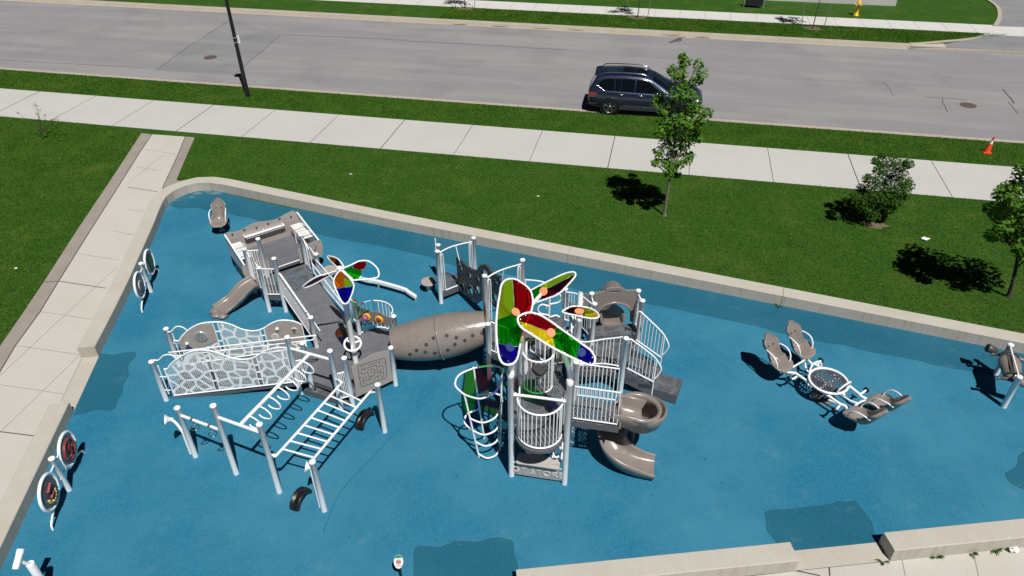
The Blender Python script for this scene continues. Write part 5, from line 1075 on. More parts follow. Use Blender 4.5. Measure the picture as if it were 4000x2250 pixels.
# ------------------------------------------------------------------ sensory panel pairs
def sensory(l1, l2, pb, hgt, label, faces):
    a, b = A3(l1), A3(l2); d = (b - a).normalized(); nr = V((d.y, -d.x, 0)); nr = nr if nr.x > 0 else -nr
    t = thing('activity_station', A3(pb), label, 'activity station', 'sensory panel pairs along the left wall'); post(t, pb, hgt)
    L = (b - a).length; R = .385
    for k, (f, face) in enumerate(zip((.215, .765), faces)):
        c = A3(a + d * L * f, .655); P = lambda u, v, o=0.0: c + d * u + V((0, 0, v)) + nr * o
        fr = MB().tube([P(R * math.cos(x), R * math.sin(x)) for x in [2 * PI * i / 40 for i in range(40)]], .036, 10, True)
        e = -1 if k == 0 else 1; fr.tube(smooth([P(.10 * e, -R), P(.24 * e, -R - .05), P(.42 * e, -R - .14), P(.46 * e, -R - .27)], 4), .022)
        for v in (-.2, .22): fr.tube([P(-e * math.sqrt(R * R - v * v), v), A3(pb, .655 + v)], .018)
        f_ = fr.build('ring_frame', 'white_metal', t)
        if face != 'ghost':
            MB().lathe(P(0, 0, -.02), [(R - .01, 0), (R - .01, .016), (R - .05, .022)], 36, nr).build('face_ring', 'sign_grey', f_)
            pn_ = MB().lathe(P(0, 0, .004), [(R - .075, 0), (R - .075, .018)], 36, nr, True, 0, False).build('face', 'grey_face' if face != 'beads' else 'dark_face', f_)
        bm_ = MB()
        for q in range(12): bolt(bm_, P((R - .045) * math.cos(q * PI / 6), (R - .045) * math.sin(q * PI / 6), .004), nr, .011)
        if face == 'screen':
            MB().plate([P(u, v, .024) for u, v in ((-.14, -.24), (.14, -.24), (.14, .24), (-.14, .24))], nr * .02).build('screen_frame', 'black_paint', pn_)
            MB().plate([P(u, v, .046) for u, v in ((-.10, -.19), (.10, -.19), (.10, .19), (-.10, .19))], nr * .006).build('screen', 'green_face', pn_)
        elif face == 'gear':
            MB().lathe(P(0, 0, .024), [(.15, 0), (.15, .012)], 24, nr).build('gear_plate', 'white_plastic', pn_)
            g = MB().lathe(P(0, 0, .037), [(.115, 0), (.115, .02)], 10, nr, True, 0, False)
            for q in range(6): g.ball(P(.125 * math.cos(q * 1.05), .125 * math.sin(q * 1.05), .05), .022, 8)
            g.build('gear', 'dark_face', pn_)
        elif face == 'red':
            MB().lathe(P(0, 0, .023), [(R - .1, 0), (R - .1, .006)], 30, nr, True, 0, False).build('dark_face', 'dark_face', pn_)
            MB().tube([P(.235 * math.cos(x), .235 * math.sin(x), .04) for x in [2 * PI * i / 30 for i in range(30)]], .026, 8, True).build('track', 'red', pn_)
            MB().tube([P(.165 * math.cos(x), .165 * math.sin(x), .035) for x in [2 * PI * i / 30 for i in range(30)]], .010, 6, True).build('inner_track', 'gold', pn_)
            sq = MB()
            for u, v in ((-.035, .09), (.035, .09), (-.035, .03), (.035, .03), (0, -.03), (0, -.09)): sq.box(P(u, v, .05), .05, .05, .05, math.atan2(d.y, d.x))
            sq.tube([P(0, .1, .04), P(0, -.1, .04)], .02); sq.build('cubes', 'red', pn_)
            kb = MB()
            for q in range(6): kb.ball(P(.235 * math.cos(q * 1.05 + .3), .235 * math.sin(q * 1.05 + .3), .06), .026, 8)
            kb.build('knobs', 'dark_plastic', pn_)
        elif face == 'beads':
            for q in range(6): MB().lathe(P(.10 - .035 * q, .15 - .012 * q, .024), [(.026, 0), (.026, .04), (.015, .05)], 10, nr).build('bead', 'red', pn_)
            for q in range(4): MB().lathe(P(.05 - .035 * q, -.06 - .012 * q, .024), [(.026, 0), (.026, .04), (.015, .05)], 10, nr).build('bead', 'red', pn_)
            for q in range(8):
                x = PI * 1.02 + PI * .95 * q / 7; MB().lathe(P(-.02 + .16 * math.cos(x), -.06 + .15 * math.sin(x), .024), [(.028, 0), (.028, .04), (.016, .05)], 10, nr).build('bead', 'gold', pn_)
            gm = MB()
            for v in (.06, .02, -.02): gm.tube([P(-.13, v - .04, .024), P(.14, v + .05, .024)], .006, 4)
            gm.build('grooves', 'groove', pn_)
    return t
sensory(V((-10.83, 16.83, 0)), V((-11.20, 19.05, 0)), V((-10.99, 17.88, 0)), 1.07, 'pair of white ringed play panels, one with a green screen, by the upper left wall', ('gear', 'screen'))
sensory(V((-9.64, 9.38, 0)), V((-9.99, 11.52, 0)), V((-9.81, 10.42, 0)), 1.06, 'pair of white ringed play panels with red and yellow parts at the lower left', ('beads', 'red'))
# ------------------------------------------------------------------ talk tubes, scope, tyres, beam, stools, sign
def horn(base, tip, head, label):
    t = thing('talk_tube', A3(base), label, 'talk tube', 'white talk tubes by the overhead beams')
    MB().tube(smooth([A3(base), A3(base, .45), A3(base, .75), lerp(A3(base, .95), tip, .45), tip], 5), .032, 10).build('pipe', 'white_metal', t)
    MB().lathe(tip, [(.034, -.06), (.05, .02), (.11, .10), (.125, .115), (.10, .10), (.03, .04)], 20, head).build('horn', 'white_metal', t); return t
hb_ = G('3', 325, 830); ht = A3(hb_ - nd * .26, 1.02); horn(hb_, ht, V((-.75, -.45, .35)), 'white talk tube with a flared horn beside the leftmost overhead post')
hb2 = Q[3] + V((-.11, .10, 0)); horn(hb2, A3(hb2 + V((-.01, .05, 0)), 1.22), V((-.85, -.1, .25)), 'white talk tube half hidden behind the post of the overhead ladder')
sp0 = G('z', 185, 1340, 1.0); TS = thing('viewing_scope', A3(sp0, 0) + V((.02, .05, 0)), 'white tube viewing scope on a slanting post cut by the lower left corner', 'viewing scope')
pbx = A3(sp0, 0) + V((.05, .06, 0)); MB().lathe(pbx, [(.075, 0), (.075, .86), (.07, .88)], 18).build('post', 'white_metal', TS)
a_, b_2 = G('x', 580, 1195, 1.05), G('x', 790, 430, 1.22); dd_ = (b_2 - a_).normalized(); Ls = (b_2 - a_).length
MB().lathe(a_, [(.055, 0), (.055, .02), (.060, .06), (.060, Ls - .09), (.066, Ls - .085), (.066, Ls), (.050, Ls), (.045, Ls - .1)], 20, dd_).build('scope_tube', 'white_metal', TS)
MB().tube([A3(pbx, .84), lerp(a_, b_2, .42)], .035, 10).build('yoke', 'white_metal', TS)
def tyre(p0, p1, mid_, label):
    c = lerp(p0, p1, .5); t = thing('half_tyre', A3(c), label, 'tyre', 'half tyres set into the blue surface'); d = (p1 - p0).normalized(); s = V((-d.y, d.x, 0)); R = (p1 - p0).length / 2; mb = MB(); rings = []
    for i in range(25):
        a = PI * i / 24; o = A3(c) + d * (-R * math.cos(a)) + V((0, 0, R * .98 * math.sin(a) - .02)); ra = (d * -math.cos(a) + V((0, 0, math.sin(a)))); pr = []
        for w, h in ((-.11, -.075), (-.125, -.03), (-.11, .0), (-.085, .018), (-.08, .008), (-.05, .022), (-.045, .012), (-.015, .026), (-.01, .016), (.01, .016), (.015, .026), (.045, .012), (.05, .022), (.08, .008), (.085, .018), (.11, .0), (.125, -.03), (.11, -.075)): pr.append(o + s * w + ra * h)
        rings.append(pr)
    mb.ring(rings, False, True, True).build('tread', 'black_rubber', t); return t
tyre(G('3', 1222, 1325), G('3', 1345, 1150), 0, 'black half tyre in front of the ladder, nearest the bottom edge')
tyre(G('3', 1785, 625), G('3', 1890, 480), 0, 'black half tyre beside the right post of the overhead ladder')
bp_ = [G('1', 1600, 800, .30), G('1', 1850, 880, .30), G('1', 1990, 905, .30), G('1', 2270, 985, .28), G('1', 2330, 1020, .27), G('1', 2415, 1075, .24)]
BB = thing('balance_beam', A3(bp_[-1], 0), 'white bent balance beam on low legs behind the ramped structure', 'balance beam')
mb = MB(); rings = []
bq = smooth(bp_, 4)
for i, p in enumerate(bq):
    t = bq[min(i + 1, len(bq) - 1)] - bq[max(i - 1, 0)]; s = V((t.y, -t.x, 0)).normalized() * .045; rings.append([p - s, p + s, p + s - V((0, 0, .09)), p - s - V((0, 0, .09))])
mb.ring(rings, False, True, False).build('beam', 'white_metal', BB)
for p in (bp_[0], bp_[2], bp_[-1] - (bp_[-1] - bp_[-2]) * .08): MB().tube([A3(p, 0), A3(p, p.z - .08)], .03, 8).build('leg', 'silver', BB)
def stool(b, h, label, loop):
    t = thing('step_stool', A3(b), label, 'stool', 'round beige step stools'); MB().lathe(A3(b), [(.09, 0), (.09, h - .06)], 16).build('stem', 'silver', t)
    MB().lathe(A3(b), [(.20, h - .07), (.235, h - .05), (.24, h - .01), (.22, h)], 24).build('seat', 'tan_panel', t)
    if loop: MB().tube(smooth([A3(b) + V((.20, .22, 0)), A3(b) + V((.20, .22, 1.0)), A3(b) + V((.10, .22, 1.12)), A3(b) + V((0, .22, 1.0)), A3(b) + V((.02, .22, .55))], 4), .018).build('grab_loop', 'white_metal', t)
    return t
stool(G('G', 208, 852), .36, 'round beige step stool on a short grey stem beside the small far deck', False)
stool(G('1', 1440, 795, .0) + V((.15, -.35, 0)), .30, 'round beige step stool mostly hidden behind the upper ramp', False)
# sign at the bottom
sb_ = G('S', 870, 1600); SG_ = thing('information_sign', sb_, 'small oval sign with green top and red emblem on a dark post', 'sign')
stp = G('S', 735, 790, .62); so_ = A3(sb_) + V((0, 0, 0))
upv = V((.03, .55, .83)).normalized(); rtv = V((1, .05, 0)); rtv = (rtv - upv * rtv.dot(upv)).normalized(); snv = rtv.cross(upv)
sp1 = A3(sb_, .55); stc = sp1 + upv * .02 + V((-.01, 0, .03)); SA, SB_ = .088, .135
MB().tube([A3(sb_), sp1], .022, 8).build('post', 'black_paint', SG_)
S_ = lambda u, v, o: stc + rtv * u * SA + upv * v * SB_ + snv * o
el_ = [(math.cos(a), math.sin(a)) for a in [2 * PI * i / 40 for i in range(40)]]
fc_ = MB().plate([S_(u, v, 0) for u, v in el_], snv * .01).build('sign_face', 'sign_white', SG_)
w1 = lambda u: .42 + .06 * u; w2 = lambda u: -.46 + .1 * math.sin(u * 2)
gt = [(u, v) for u, v in el_ if v > w1(u)]; MB().plate([S_(u * .985, v * .985, .0105) for u, v in gt] + [S_(-.86, .37, .0105), S_(-.3, .36, .0105), S_(.3, .48, .0105), S_(.86, .47, .0105)][0:0], snv * .003).build('sign_top', 'sign_green', fc_)
gb = [(u, v) for u, v in el_ if -.78 < v < w2(u) and False]
MB().plate([S_(u, v, .0105) for u, v in ((-.80, -.50), (-.2, -.50), (.3, -.43), (.84, -.42), (.70, -.62), (.3, -.72), (-.3, -.72), (-.65, -.62))], snv * .003).build('sign_stripe', 'sign_grey', fc_)
em = MB().plate([S_(.62 * math.cos(a), -.04 + .42 * math.sin(a), .0105) for a in [2 * PI * i / 28 for i in range(28)]], snv * .003).build('emblem', 'sign_pink', fc_)
mb = MB().plate([S_(*q, .0138) for q in ((-.62, -.20), (.64, -.16), (.58, -.06), (.62, .05), (-.6, .01), (-.56, -.10))], snv * .002)
for u, h in ((-.36, .22), (-.26, .30), (-.14, .40), (-.04, .22), (.08, .30), (.22, .20), (.32, .36)): mb.plate([S_(u - .035, .04, .0138), S_(u + .035, .04, .0138), S_(u + .03, h, .0138), S_(u - .03, h, .0138)], snv * .002)
mb.plate([S_(*q, .0138) for q in ((-.07, -.40), (.07, -.40), (.07, -.26), (-.07, -.26))], snv * .002); mb.build('emblem_mark', 'sign_red', em)
# saddle rider on two posts at the right
q1, q2 = G('y', 855, 735), G('y', 990, 1312); RD = thing('saddle_rider', lerp(A3(q1), A3(q2), .5), 'brown moulded saddle toy hung between two white posts at the right edge', 'play rider')
post(RD, q1, 1.03, 'post', .068); post(RD, q2, 1.03, 'post', .068)
rd_ = (q1 - q2).normalized(); rs = V((rd_.y, -rd_.x, 0)); m_ = A3(lerp(q1, q2, .5), .80)
MB().tube([A3(q1, .96), A3(q2, .98)], .022, 8).build('axle', 'white_metal', RD)
rings = []
for t, w, h, dz in ((-.50, .05, .05, -.02), (-.46, .17, .12, -.03), (-.36, .235, .16, -.05), (-.22, .21, .15, -.06), (0, .235, .17, -.06), (.20, .27, .18, -.06), (.36, .245, .17, -.05), (.46, .14, .11, -.03), (.50, .05, .05, -.02)):
    c = m_ + rd_ * t * .92 + V((0, 0, dz)); rings.append([c + rs * w * math.cos(a) + V((0, 0, h * math.sin(a))) for a in [2 * PI * i / 18 for i in range(18)]])
sd_ = MB().ring(rings, False, True, True).build('saddle', 'tan_plastic', RD, sub=1)
for t in (-.40, .40): MB().tube([m_ + rd_ * t + rs * (-.20 * math.cos(a)) + V((0, 0, .17 * math.sin(a) - .02)) for a in [PI * i / 12 for i in range(13)]], .03, 8).build('strap', 'dark_plastic', sd_)
MB().plate([m_ + rd_ * -.38 - rs * .05 + V((0, 0, .105)), m_ + rd_ * .38 - rs * .05 + V((0, 0, .105)), m_ + rd_ * .38 - rs * .10 + V((0, 0, .10)), m_ + rd_ * -.38 - rs * .10 + V((0, 0, .10))], V((0, 0, .012))).build('slot', 'groove', sd_)
for t, s, nm in ((-.48, 1, 'handle'), (.48, 1, 'handle'), (-.48, -1, 'handle'), (.46, -1, 'handle')):
    c = m_ + rd_ * t + V((0, 0, -.06)); e = c + rs * s * .36 + V((0, 0, -.02)); mb = MB().tube(smooth([c, lerp(c, e, .5) + V((0, 0, .03)), e], 4), [.05, .05, .05, .05, .045, .045, .04, .04, .06][:9], 10); mb.build(nm, 'tan_plastic' if s > 0 else 'dark_plastic', sd_)
hd_ = m_ + rd_ * .60 - rs * .34 + V((0, 0, -.06)); MB().lathe(hd_ + rs * .12, [(.05, 0), (.09, .04), (.10, .14), (.115, .24), (.10, .26), (.05, .22)], 10, -rs + V((0, 0, .25))).build('foot_rest', 'dark_plastic', sd_); MB().tube(smooth([m_ + rd_ * -.44 + V((0, 0, -.02)), m_ + rd_ * -.52 + rs * .16 + V((0, 0, -.03)), m_ + rd_ * -.55 + rs * .34 + V((0, 0, -.06)), m_ + rd_ * -.55 + rs * .44 + V((0, 0, -.10))], 4), [.07, .09, .10, .10, .10, .10, .10, .10, .10, .10, .09, .07, .04], 12).build('foot_rest', 'tan_plastic', sd_)
# ------------------------------------------------------------------ car
CRN = V((4.53, 31.63, 0)); CFD = V((math.cos(-.185), math.sin(-.185), 0)); CLF = V((-CFD.y, CFD.x, 0))
CO = CRN + CLF * .80
CAR = thing('parked_car', CO + CFD * 1.5, 'dark blue-grey three-row SUV parked at the kerb behind the slim maple', 'car')
def cp(x, y, z): return CO + CFD * x + CLF * y + V((0, 0, z))
def mirror_loft(stn):
    rings = []
    for x, half in stn: rings.append([cp(x, -y, z) for y, z in half] + [cp(x, y, z) for y, z in half[::-1]])
    return rings
low = []
for x, hw, zb, zl, top in ((-1.03, .72, .55, .98, 1.0), (-1.0, .84, .44, 1.02, 1.04), (-.92, .92, .36, 1.06, 1.08), (-.6, .975, .30, 1.10, 1.12), (-.2, .99, .28, 1.10, 1.12), (.6, .995, .27, 1.085, 1.1), (1.4, .995, .27, 1.07, 1.09), (2.2, .99, .27, 1.055, 1.08), (2.72, .985, .27, 1.04, 1.10), (3.1, .98, .28, 1.01, 1.085), (3.5, .955, .30, .96, 1.04), (3.8, .90, .34, .89, .97), (3.97, .80, .42, .82, .88), (4.03, .66, .50, .76, .80)):
    low.append((x, [(hw * .90, zb), (hw * .97, zb + .10), (hw, zb + .32), (hw * .992, (zb + zl) / 2 + .10), (hw * .985, zl - .10), (hw * .955, zl), (hw * .86, zl + (top - zl) * .6 + .01), (hw * .45, top + .01)]))
body = MB().ring(mirror_loft(low), False, True, True)
gh = []
for x, yb, zb, yt, zt, zc in ((-.96, .88, 1.08, .86, 1.10, 1.12), (-.86, .90, 1.08, .80, 1.30, 1.33), (-.72, .91, 1.08, .74, 1.52, 1.56), (-.55, .92, 1.08, .70, 1.66, 1.71), (-.2, .93, 1.07, .70, 1.71, 1.76), (.6, .93, 1.06, .71, 1.73, 1.79), (1.3, .93, 1.05, .71, 1.70, 1.77), (1.72, .93, 1.05, .70, 1.63, 1.71), (2.1, .92, 1.05, .74, 1.42, 1.48), (2.5, .90, 1.04, .80, 1.20, 1.24), (2.78, .86, 1.03, .82, 1.05, 1.09)):
    gh.append((x, [(yb, zb - .1), (yb, zb), ((yb + yt) / 2 + .012, (zb + zt) / 2), (yt + .02, zt - .04), (yt - .04, zt + .015), (yt * .5, zc)]))
body.ring(mirror_loft(gh), False, True, True)
bo_ = body.build('body', 'car_paint', CAR)
def gside(x, s, sg):
    """point on the side of the greenhouse: x along, s 0..1 from belt to roof"""
    for (xa, a), (xb, b) in zip(gh, gh[1:]):
        if xa <= x <= xb:
            t = (x - xa) / (xb - xa); q = [(lerp(p[0], r[0], t), lerp(p[1], r[1], t)) for p, r in zip(a, b)]
            i = 1 if s < .5 else 2; k = s * 2 - (0 if s < .5 else 1); y, z = lerp(q[i][0], q[i + 1][0], k), lerp(q[i][1], q[i + 1][1], k); return cp(x, (y + .006) * sg, z)
for sg in (-1, 1):
    for pts in ([(-.62, .46), (-.30, .10), (.12, .06), (.12, .88), (-.38, .84), (-.52, .66)], [(.17, .06), (.42, .06), (.42, .88), (.17, .88)], [(.45, .06), (1.02, .05), (1.02, .89), (.45, .89)], [(1.10, .05), (1.95, .05), (2.30, .10), (2.08, .45), (1.70, .83), (1.55, .89), (1.10, .89)]):
        q = []
        for a, b in zip(pts, pts[1:] + pts[:1]):
            for k in range(4): q.append(gside(lerp(a[0], b[0], k / 4), lerp(a[1], b[1], k / 4), sg))
        MB().plate(q, CLF * (.004 * sg)).build('side_window', 'car_glass', CAR)
    tr = MB().tube([gside(lerp(-.66, 1.62, k / 14), .955, sg) + CLF * .004 * sg for k in range(15)] + [gside(lerp(1.7, 2.6, k / 8), lerp(.96, .5, k / 8), sg) + CLF * .006 * sg for k in range(9)], .014, 6)
    tr.tube([gside(-.66, .46, sg) + CLF * .004 * sg, gside(-.30, .05, sg) + CLF * .004 * sg], .012, 6); tr.tube([gside(lerp(-.30, 2.5, k / 10), .02, sg) + CLF * .006 * sg for k in range(11)], .007, 6)
    tr.build('window_trim', 'chrome', CAR)
    rl = [cp(-.50, .60 * sg, 1.72), cp(-.40, .61 * sg, 1.80), cp(-.1, .61 * sg, 1.83), (cp(.6, .61 * sg, 1.85)), cp(1.2, .61 * sg, 1.83), cp(1.5, .60 * sg, 1.77), cp(1.62, .60 * sg, 1.68)]
    MB().tube(smooth(rl, 4), .024, 8).build('roof_rail', 'chrome', CAR)
    mb = MB().ball(cp(2.02, 1.10 * sg, 1.13), .12, 12, 0, (.7, 1.0, .75)); mb.tube([cp(2.06, .92 * sg, 1.06), cp(2.04, 1.08 * sg, 1.10)], .03, 6); mb.build('mirror', 'car_paint', CAR)
    MB().ball(cp(2.045, 1.115 * sg, 1.165), .085, 10, 0, (.6, 1, .7)).build('mirror_cap', 'chrome', CAR)
    for x in (.34, 1.22):
        MB().tube([cp(x, .992 * sg, .985), cp(x + .03, 1.02 * sg, .985), cp(x + .20, 1.02 * sg, .975), cp(x + .23, .992 * sg, .97)], .016, 8).build('door_handle', 'chrome', CAR)
    sm = MB()
    for x, z0, z1 in ((1.06, .42, 1.06), (.14, .80, 1.07), (2.30, .42, 1.04), (-.28, .86, 1.08)): sm.obox(cp(x, .991 * sg, (z0 + z1) / 2), CFD * .005, CLF * .008, V((0, 0, (z1 - z0) / 2)))
    sm.build('door_seam', 'car_trim', CAR)
    MB().obox(cp(1.48, .975 * sg, .36), CFD * 1.05, CLF * .035, V((0, 0, .07))).build('sill', 'car_lower', CAR)
    MB().tube([cp(.55, 1.0 * sg, .47), cp(2.5, 1.0 * sg, .46)], .012, 6).build('sill_trim', 'chrome', CAR)
    MB().obox(cp(-.80, .925 * sg, .93), CFD * .19, CLF * .05, V((0, 0, .085))).build('tail_lamp', 'lamp_red', CAR)
    MB().obox(cp(-.86, .935 * sg, .825), CFD * .12, CLF * .04, V((0, 0, .012))).build('lamp_trim', 'chrome', CAR)
    MB().ball(cp(3.82, .78 * sg, .84), .12, 12, 0, (1.3, 1.2, .65)).build('headlight', 'lamp_clear', CAR)
    for x in (0.0, 2.98):
        MB().lathe(cp(x, .955 * sg, .375), [(.44, 0), (.45, .04), (.43, .05), (.40, .045), (.395, .0)], 30, CLF * sg, False).build('wheel_arch', 'car_trim', CAR)
        wh = MB().lathe(cp(x, .74 * sg, .375), [(.24, 0), (.35, .01), (.375, .04), (.375, .20), (.35, .245), (.28, .25), (.27, .22)], 32, CLF * sg).build('tyre', 'black_rubber', CAR)
        rm_ = MB().lathe(cp(x, .955 * sg, .375), [(.275, -.04), (.285, .03), (.265, .035), (.26, .0)], 32, CLF * sg); wc_ = cp(x, .985 * sg, .375)
        for k in range(5):
            for j in (-1, 1):
                a = 2 * PI * k / 5 + PI / 2 + .16 * j; u = CFD * math.cos(a) + V((0, 0, math.sin(a))); v = CFD * -math.sin(a) + V((0, 0, math.cos(a)))
                rm_.obox(wc_ + u * .16 - CLF * .012 * sg, u * .105, v * .018, CLF * .014)
        rm_.lathe(wc_ - CLF * .03 * sg, [(.06, 0), (.055, .03), (.03, .04)], 16, CLF * sg); rm_.build('rim', 'rim', wh)
        MB().lathe(cp(x, .93 * sg, .375), [(.262, 0), (.262, .01)], 24, CLF * sg).build('brake', 'car_trim', wh)
def onroof(x, y):
    for (xa, a), (xb, b) in zip(gh, gh[1:]):
        if xa <= x <= xb: t = (x - xa) / (xb - xa); ys = lerp(a[4][0], b[4][0], t); zs = lerp(a[4][1], b[4][1], t); yc = lerp(a[5][0], b[5][0], t); zc = lerp(a[5][1], b[5][1], t); return lerp(zs, zc, min(1, (ys - abs(y)) / (ys - yc)))
def roofpatch(x0, x1, w, nm, mt, k=8, dz=.005, w1=None):
    mb = MB(); w1 = w1 or w
    for i in range(k):
        xa, xb = lerp(x0, x1, i / k), lerp(x0, x1, (i + 1) / k); wa, wb = lerp(w, w1, i / k), lerp(w, w1, (i + 1) / k)
        ya = [-wa, -wa * .5, 0, wa * .5, wa]; yb = [-wb, -wb * .5, 0, wb * .5, wb]
        for j in range(4): mb.add([cp(xa, ya[j], onroof(xa, ya[j]) + dz), cp(xa, ya[j + 1], onroof(xa, ya[j + 1]) + dz), cp(xb, yb[j + 1], onroof(xb, yb[j + 1]) + dz), cp(xb, yb[j], onroof(xb, yb[j]) + dz)], [(0, 3, 2, 1)])
    return mb.build(nm, mt, CAR)
roofpatch(.45, .98, .48, 'sunroof', 'car_glass'); roofpatch(1.01, 1.52, .48, 'sunroof', 'car_glass'); roofpatch(1.80, 2.70, .62, 'windscreen', 'car_glass', 10, .012, .76)
for v in (-.3, -.1, .1, .3): roofpatch(-.30, .15, .008, 'roof_rib', 'car_trim', 4, .006) if False else MB().tube([cp(-.30, v, onroof(-.30, v) + .004), cp(-.05, v, onroof(-.05, v) + .004), cp(.20, v, onroof(.20, v) + .004)], .006, 5).build('roof_rib', 'car_lower', CAR)
roofpatch(-.90, -.68, .62, 'rear_window', 'car_glass', 5, .012, .56)
MB().plate([cp(-.52, -.60, 1.69), cp(-.52, .60, 1.69), cp(-.80, .58, 1.64), cp(-.80, -.58, 1.64)], V((0, 0, .035))).build('spoiler', 'car_paint', CAR)
MB().obox(cp(4.0, 0, .72), CFD * .05, CLF * .62, V((0, 0, .09))).build('grille', 'car_trim', CAR)
MB().obox(cp(-1.02, 0, .46), CFD * .05, CLF * .78, V((0, 0, .10))).build('bumper', 'car_lower', CAR); MB().tube([cp(-1.06, -.7, .48), cp(-1.06, .7, .48)], .014, 6).build('bumper_trim', 'chrome', CAR)
for x in (-.96, -.80): MB().tube([cp(x, -.96, .52), cp(x + .16, -.985, .50)], .012, 6).build('bumper_trim', 'chrome', CAR)
# ------------------------------------------------------------------ street furniture
lb = G('l', 1560, 605); LP = thing('street_lamp', lb, 'tall black street lamp pole with a small white sign, cut by the top edge', 'street lamp')
MB().lathe(A3(lb), [(.125, 0), (.125, .05), (.105, .10), (.095, 1.0), (.07, 5.6)], 14).build('pole', 'black_paint', LP)
MB().lathe(A3(lb, 5.55), [(.08, 0), (.20, .08), (.28, .14), (.27, .20), (.10, .26)], 20).build('lamp_head', 'black_paint', LP)
sgz = HZ('l', 1481, 250, lb); pc_ = A3(lb, sgz); mb = MB(); sgn = V((.2, .98, 0)).normalized(); sgr = V((.98, -.2, 0)).normalized()
mb.plate([pc_ + sgn * .10 + sgr * u + V((0, 0, v)) for u, v in ((-.17, -.16), (-.14, -.19), (.14, -.19), (.17, -.16), (.17, .16), (.14, .19), (-.14, .19), (-.17, .16))], sgn * .006); sn_ = mb.build('sign_plate', 'sign_white', LP)
for v in (-.11, .11): MB().lathe(pc_ + V((0, 0, v - .015)), [(.10, 0), (.10, .03)], 14).build('sign_band', 'silver', sn_)
def manhole(p, label):
    t = MB(); c = A3(p, .010); t.lathe(c, [(.36, -.006), (.36, .004), (.33, .006)], 32, m=0)
    for i in range(-6, 7):
        u = i * .048; h = math.sqrt(max(.001, .30 ** 2 - u * u)); t.obox(c + E_ * u + V((0, 0, .008)), E_ * .014, N_ * h, V((0, 0, .003)), 1)
    for i in range(-5, 6):
        u = i * .055; h = math.sqrt(max(.001, .30 ** 2 - u * u)); t.obox(c + N_ * u + V((0, 0, .009)), N_ * .012, E_ * h, V((0, 0, .003)), 1)
    return tag(t.build('manhole_cover', ['crack', 'iron']), label, 'manhole cover', 'manhole covers in the road')
manhole(G('l', 1323, 362), 'rusty round manhole cover in the darker road patch left of the lamp pole'); manhole(G('n', 3782, 412), 'rusty round manhole cover between cracks at the right side of the road')
cb = G('c', 1558, 198); CN = thing('traffic_cone', cb, 'orange traffic cone with a white band leaning on the grass strip at the right', 'traffic cone')
ctip = PL('c', 1603, 76, A3(cb), V((0, -1, 0))); cx_ = (ctip - A3(cb, .02)); cl_ = .66; cx_ = V((.10, .0, 1)).normalized()
MB().box(A3(cb, .02), .30, .30, .035, -.2).build('base', 'cone_orange', CN)
prof = lambda z: .135 - .105 * z / .66
for z0, z1, mm, nm in ((.03, .40, 'cone_orange', 'cone'), (.40, .53, 'litter', 'white_band'), (.53, .62, 'cone_orange', 'cone'), (.62, .67, 'red', 'cone_tip')): MB().lathe(A3(cb), [(prof(z0), z0), (prof(z1), z1)], 20, cx_, True).build(nm, mm, CN)
hb0 = G('O', 1368, 110, .14); HY = thing('fire_hydrant', hb0, 'yellow fire hydrant with a blue cap beside the far sidewalk', 'fire hydrant')
ho_ = V((hb0.x, hb0.y, .13))
MB().lathe(ho_, [(.17, 0), (.17, .05), (.115, .07), (.105, .50), (.16, .52), (.16, .58), (.13, .60), (.135, .74), (.10, .84), (.05, .88), (.04, .92), (.0, .93)], 20).build('barrel', 'hydrant_yellow', HY)
for s in (-1, 1): MB().lathe(ho_ + V((0, 0, .66)) + E_ * .11 * s, [(.055, 0), (.055, .07), (.065, .07), (.065, .11), (.03, .13)], 14, E_ * s).build('side_nozzle', 'hydrant_yellow', HY)
MB().lathe(ho_ + V((0, 0, .62)) - N_ * .11, [(.075, 0), (.075, .07), (.09, .075), (.09, .12), (.04, .14)], 16, -N_).build('front_cap', 'hydrant_blue', HY)
af = [G('O', 560, 52, .14), G('O', 700, 62, .14), G('O', 600, 12, .14)]
AF = thing('sandwich_board', lerp(af[0], af[1], .5), 'dark folding sandwich board on the far lawn, cut off by the top edge', 'sandwich board')
for s, nm in ((0, 'front_panel'), (1, 'back_panel')):
    a, b = A3(af[0], .14), A3(af[1], .14); dpt = (b - a).normalized(); nrm_ = V((-dpt.y, dpt.x, 0)); o = nrm_ * (.55 * s); apx = nrm_ * .28 + V((0, 0, .95))
    MB().plate([a + o + dpt * .06 + (apx - o) * .12, b + o - dpt * .06 + (apx - o) * .12, b + apx - dpt * .06, a + apx + dpt * .06], nrm_ * .012).build(nm, 'black_paint' if s == 0 else 'dark_face', AF)
    for e in (a, b): MB().tube([e + o, e + apx], .018, 6).build('leg', 'silver', AF)
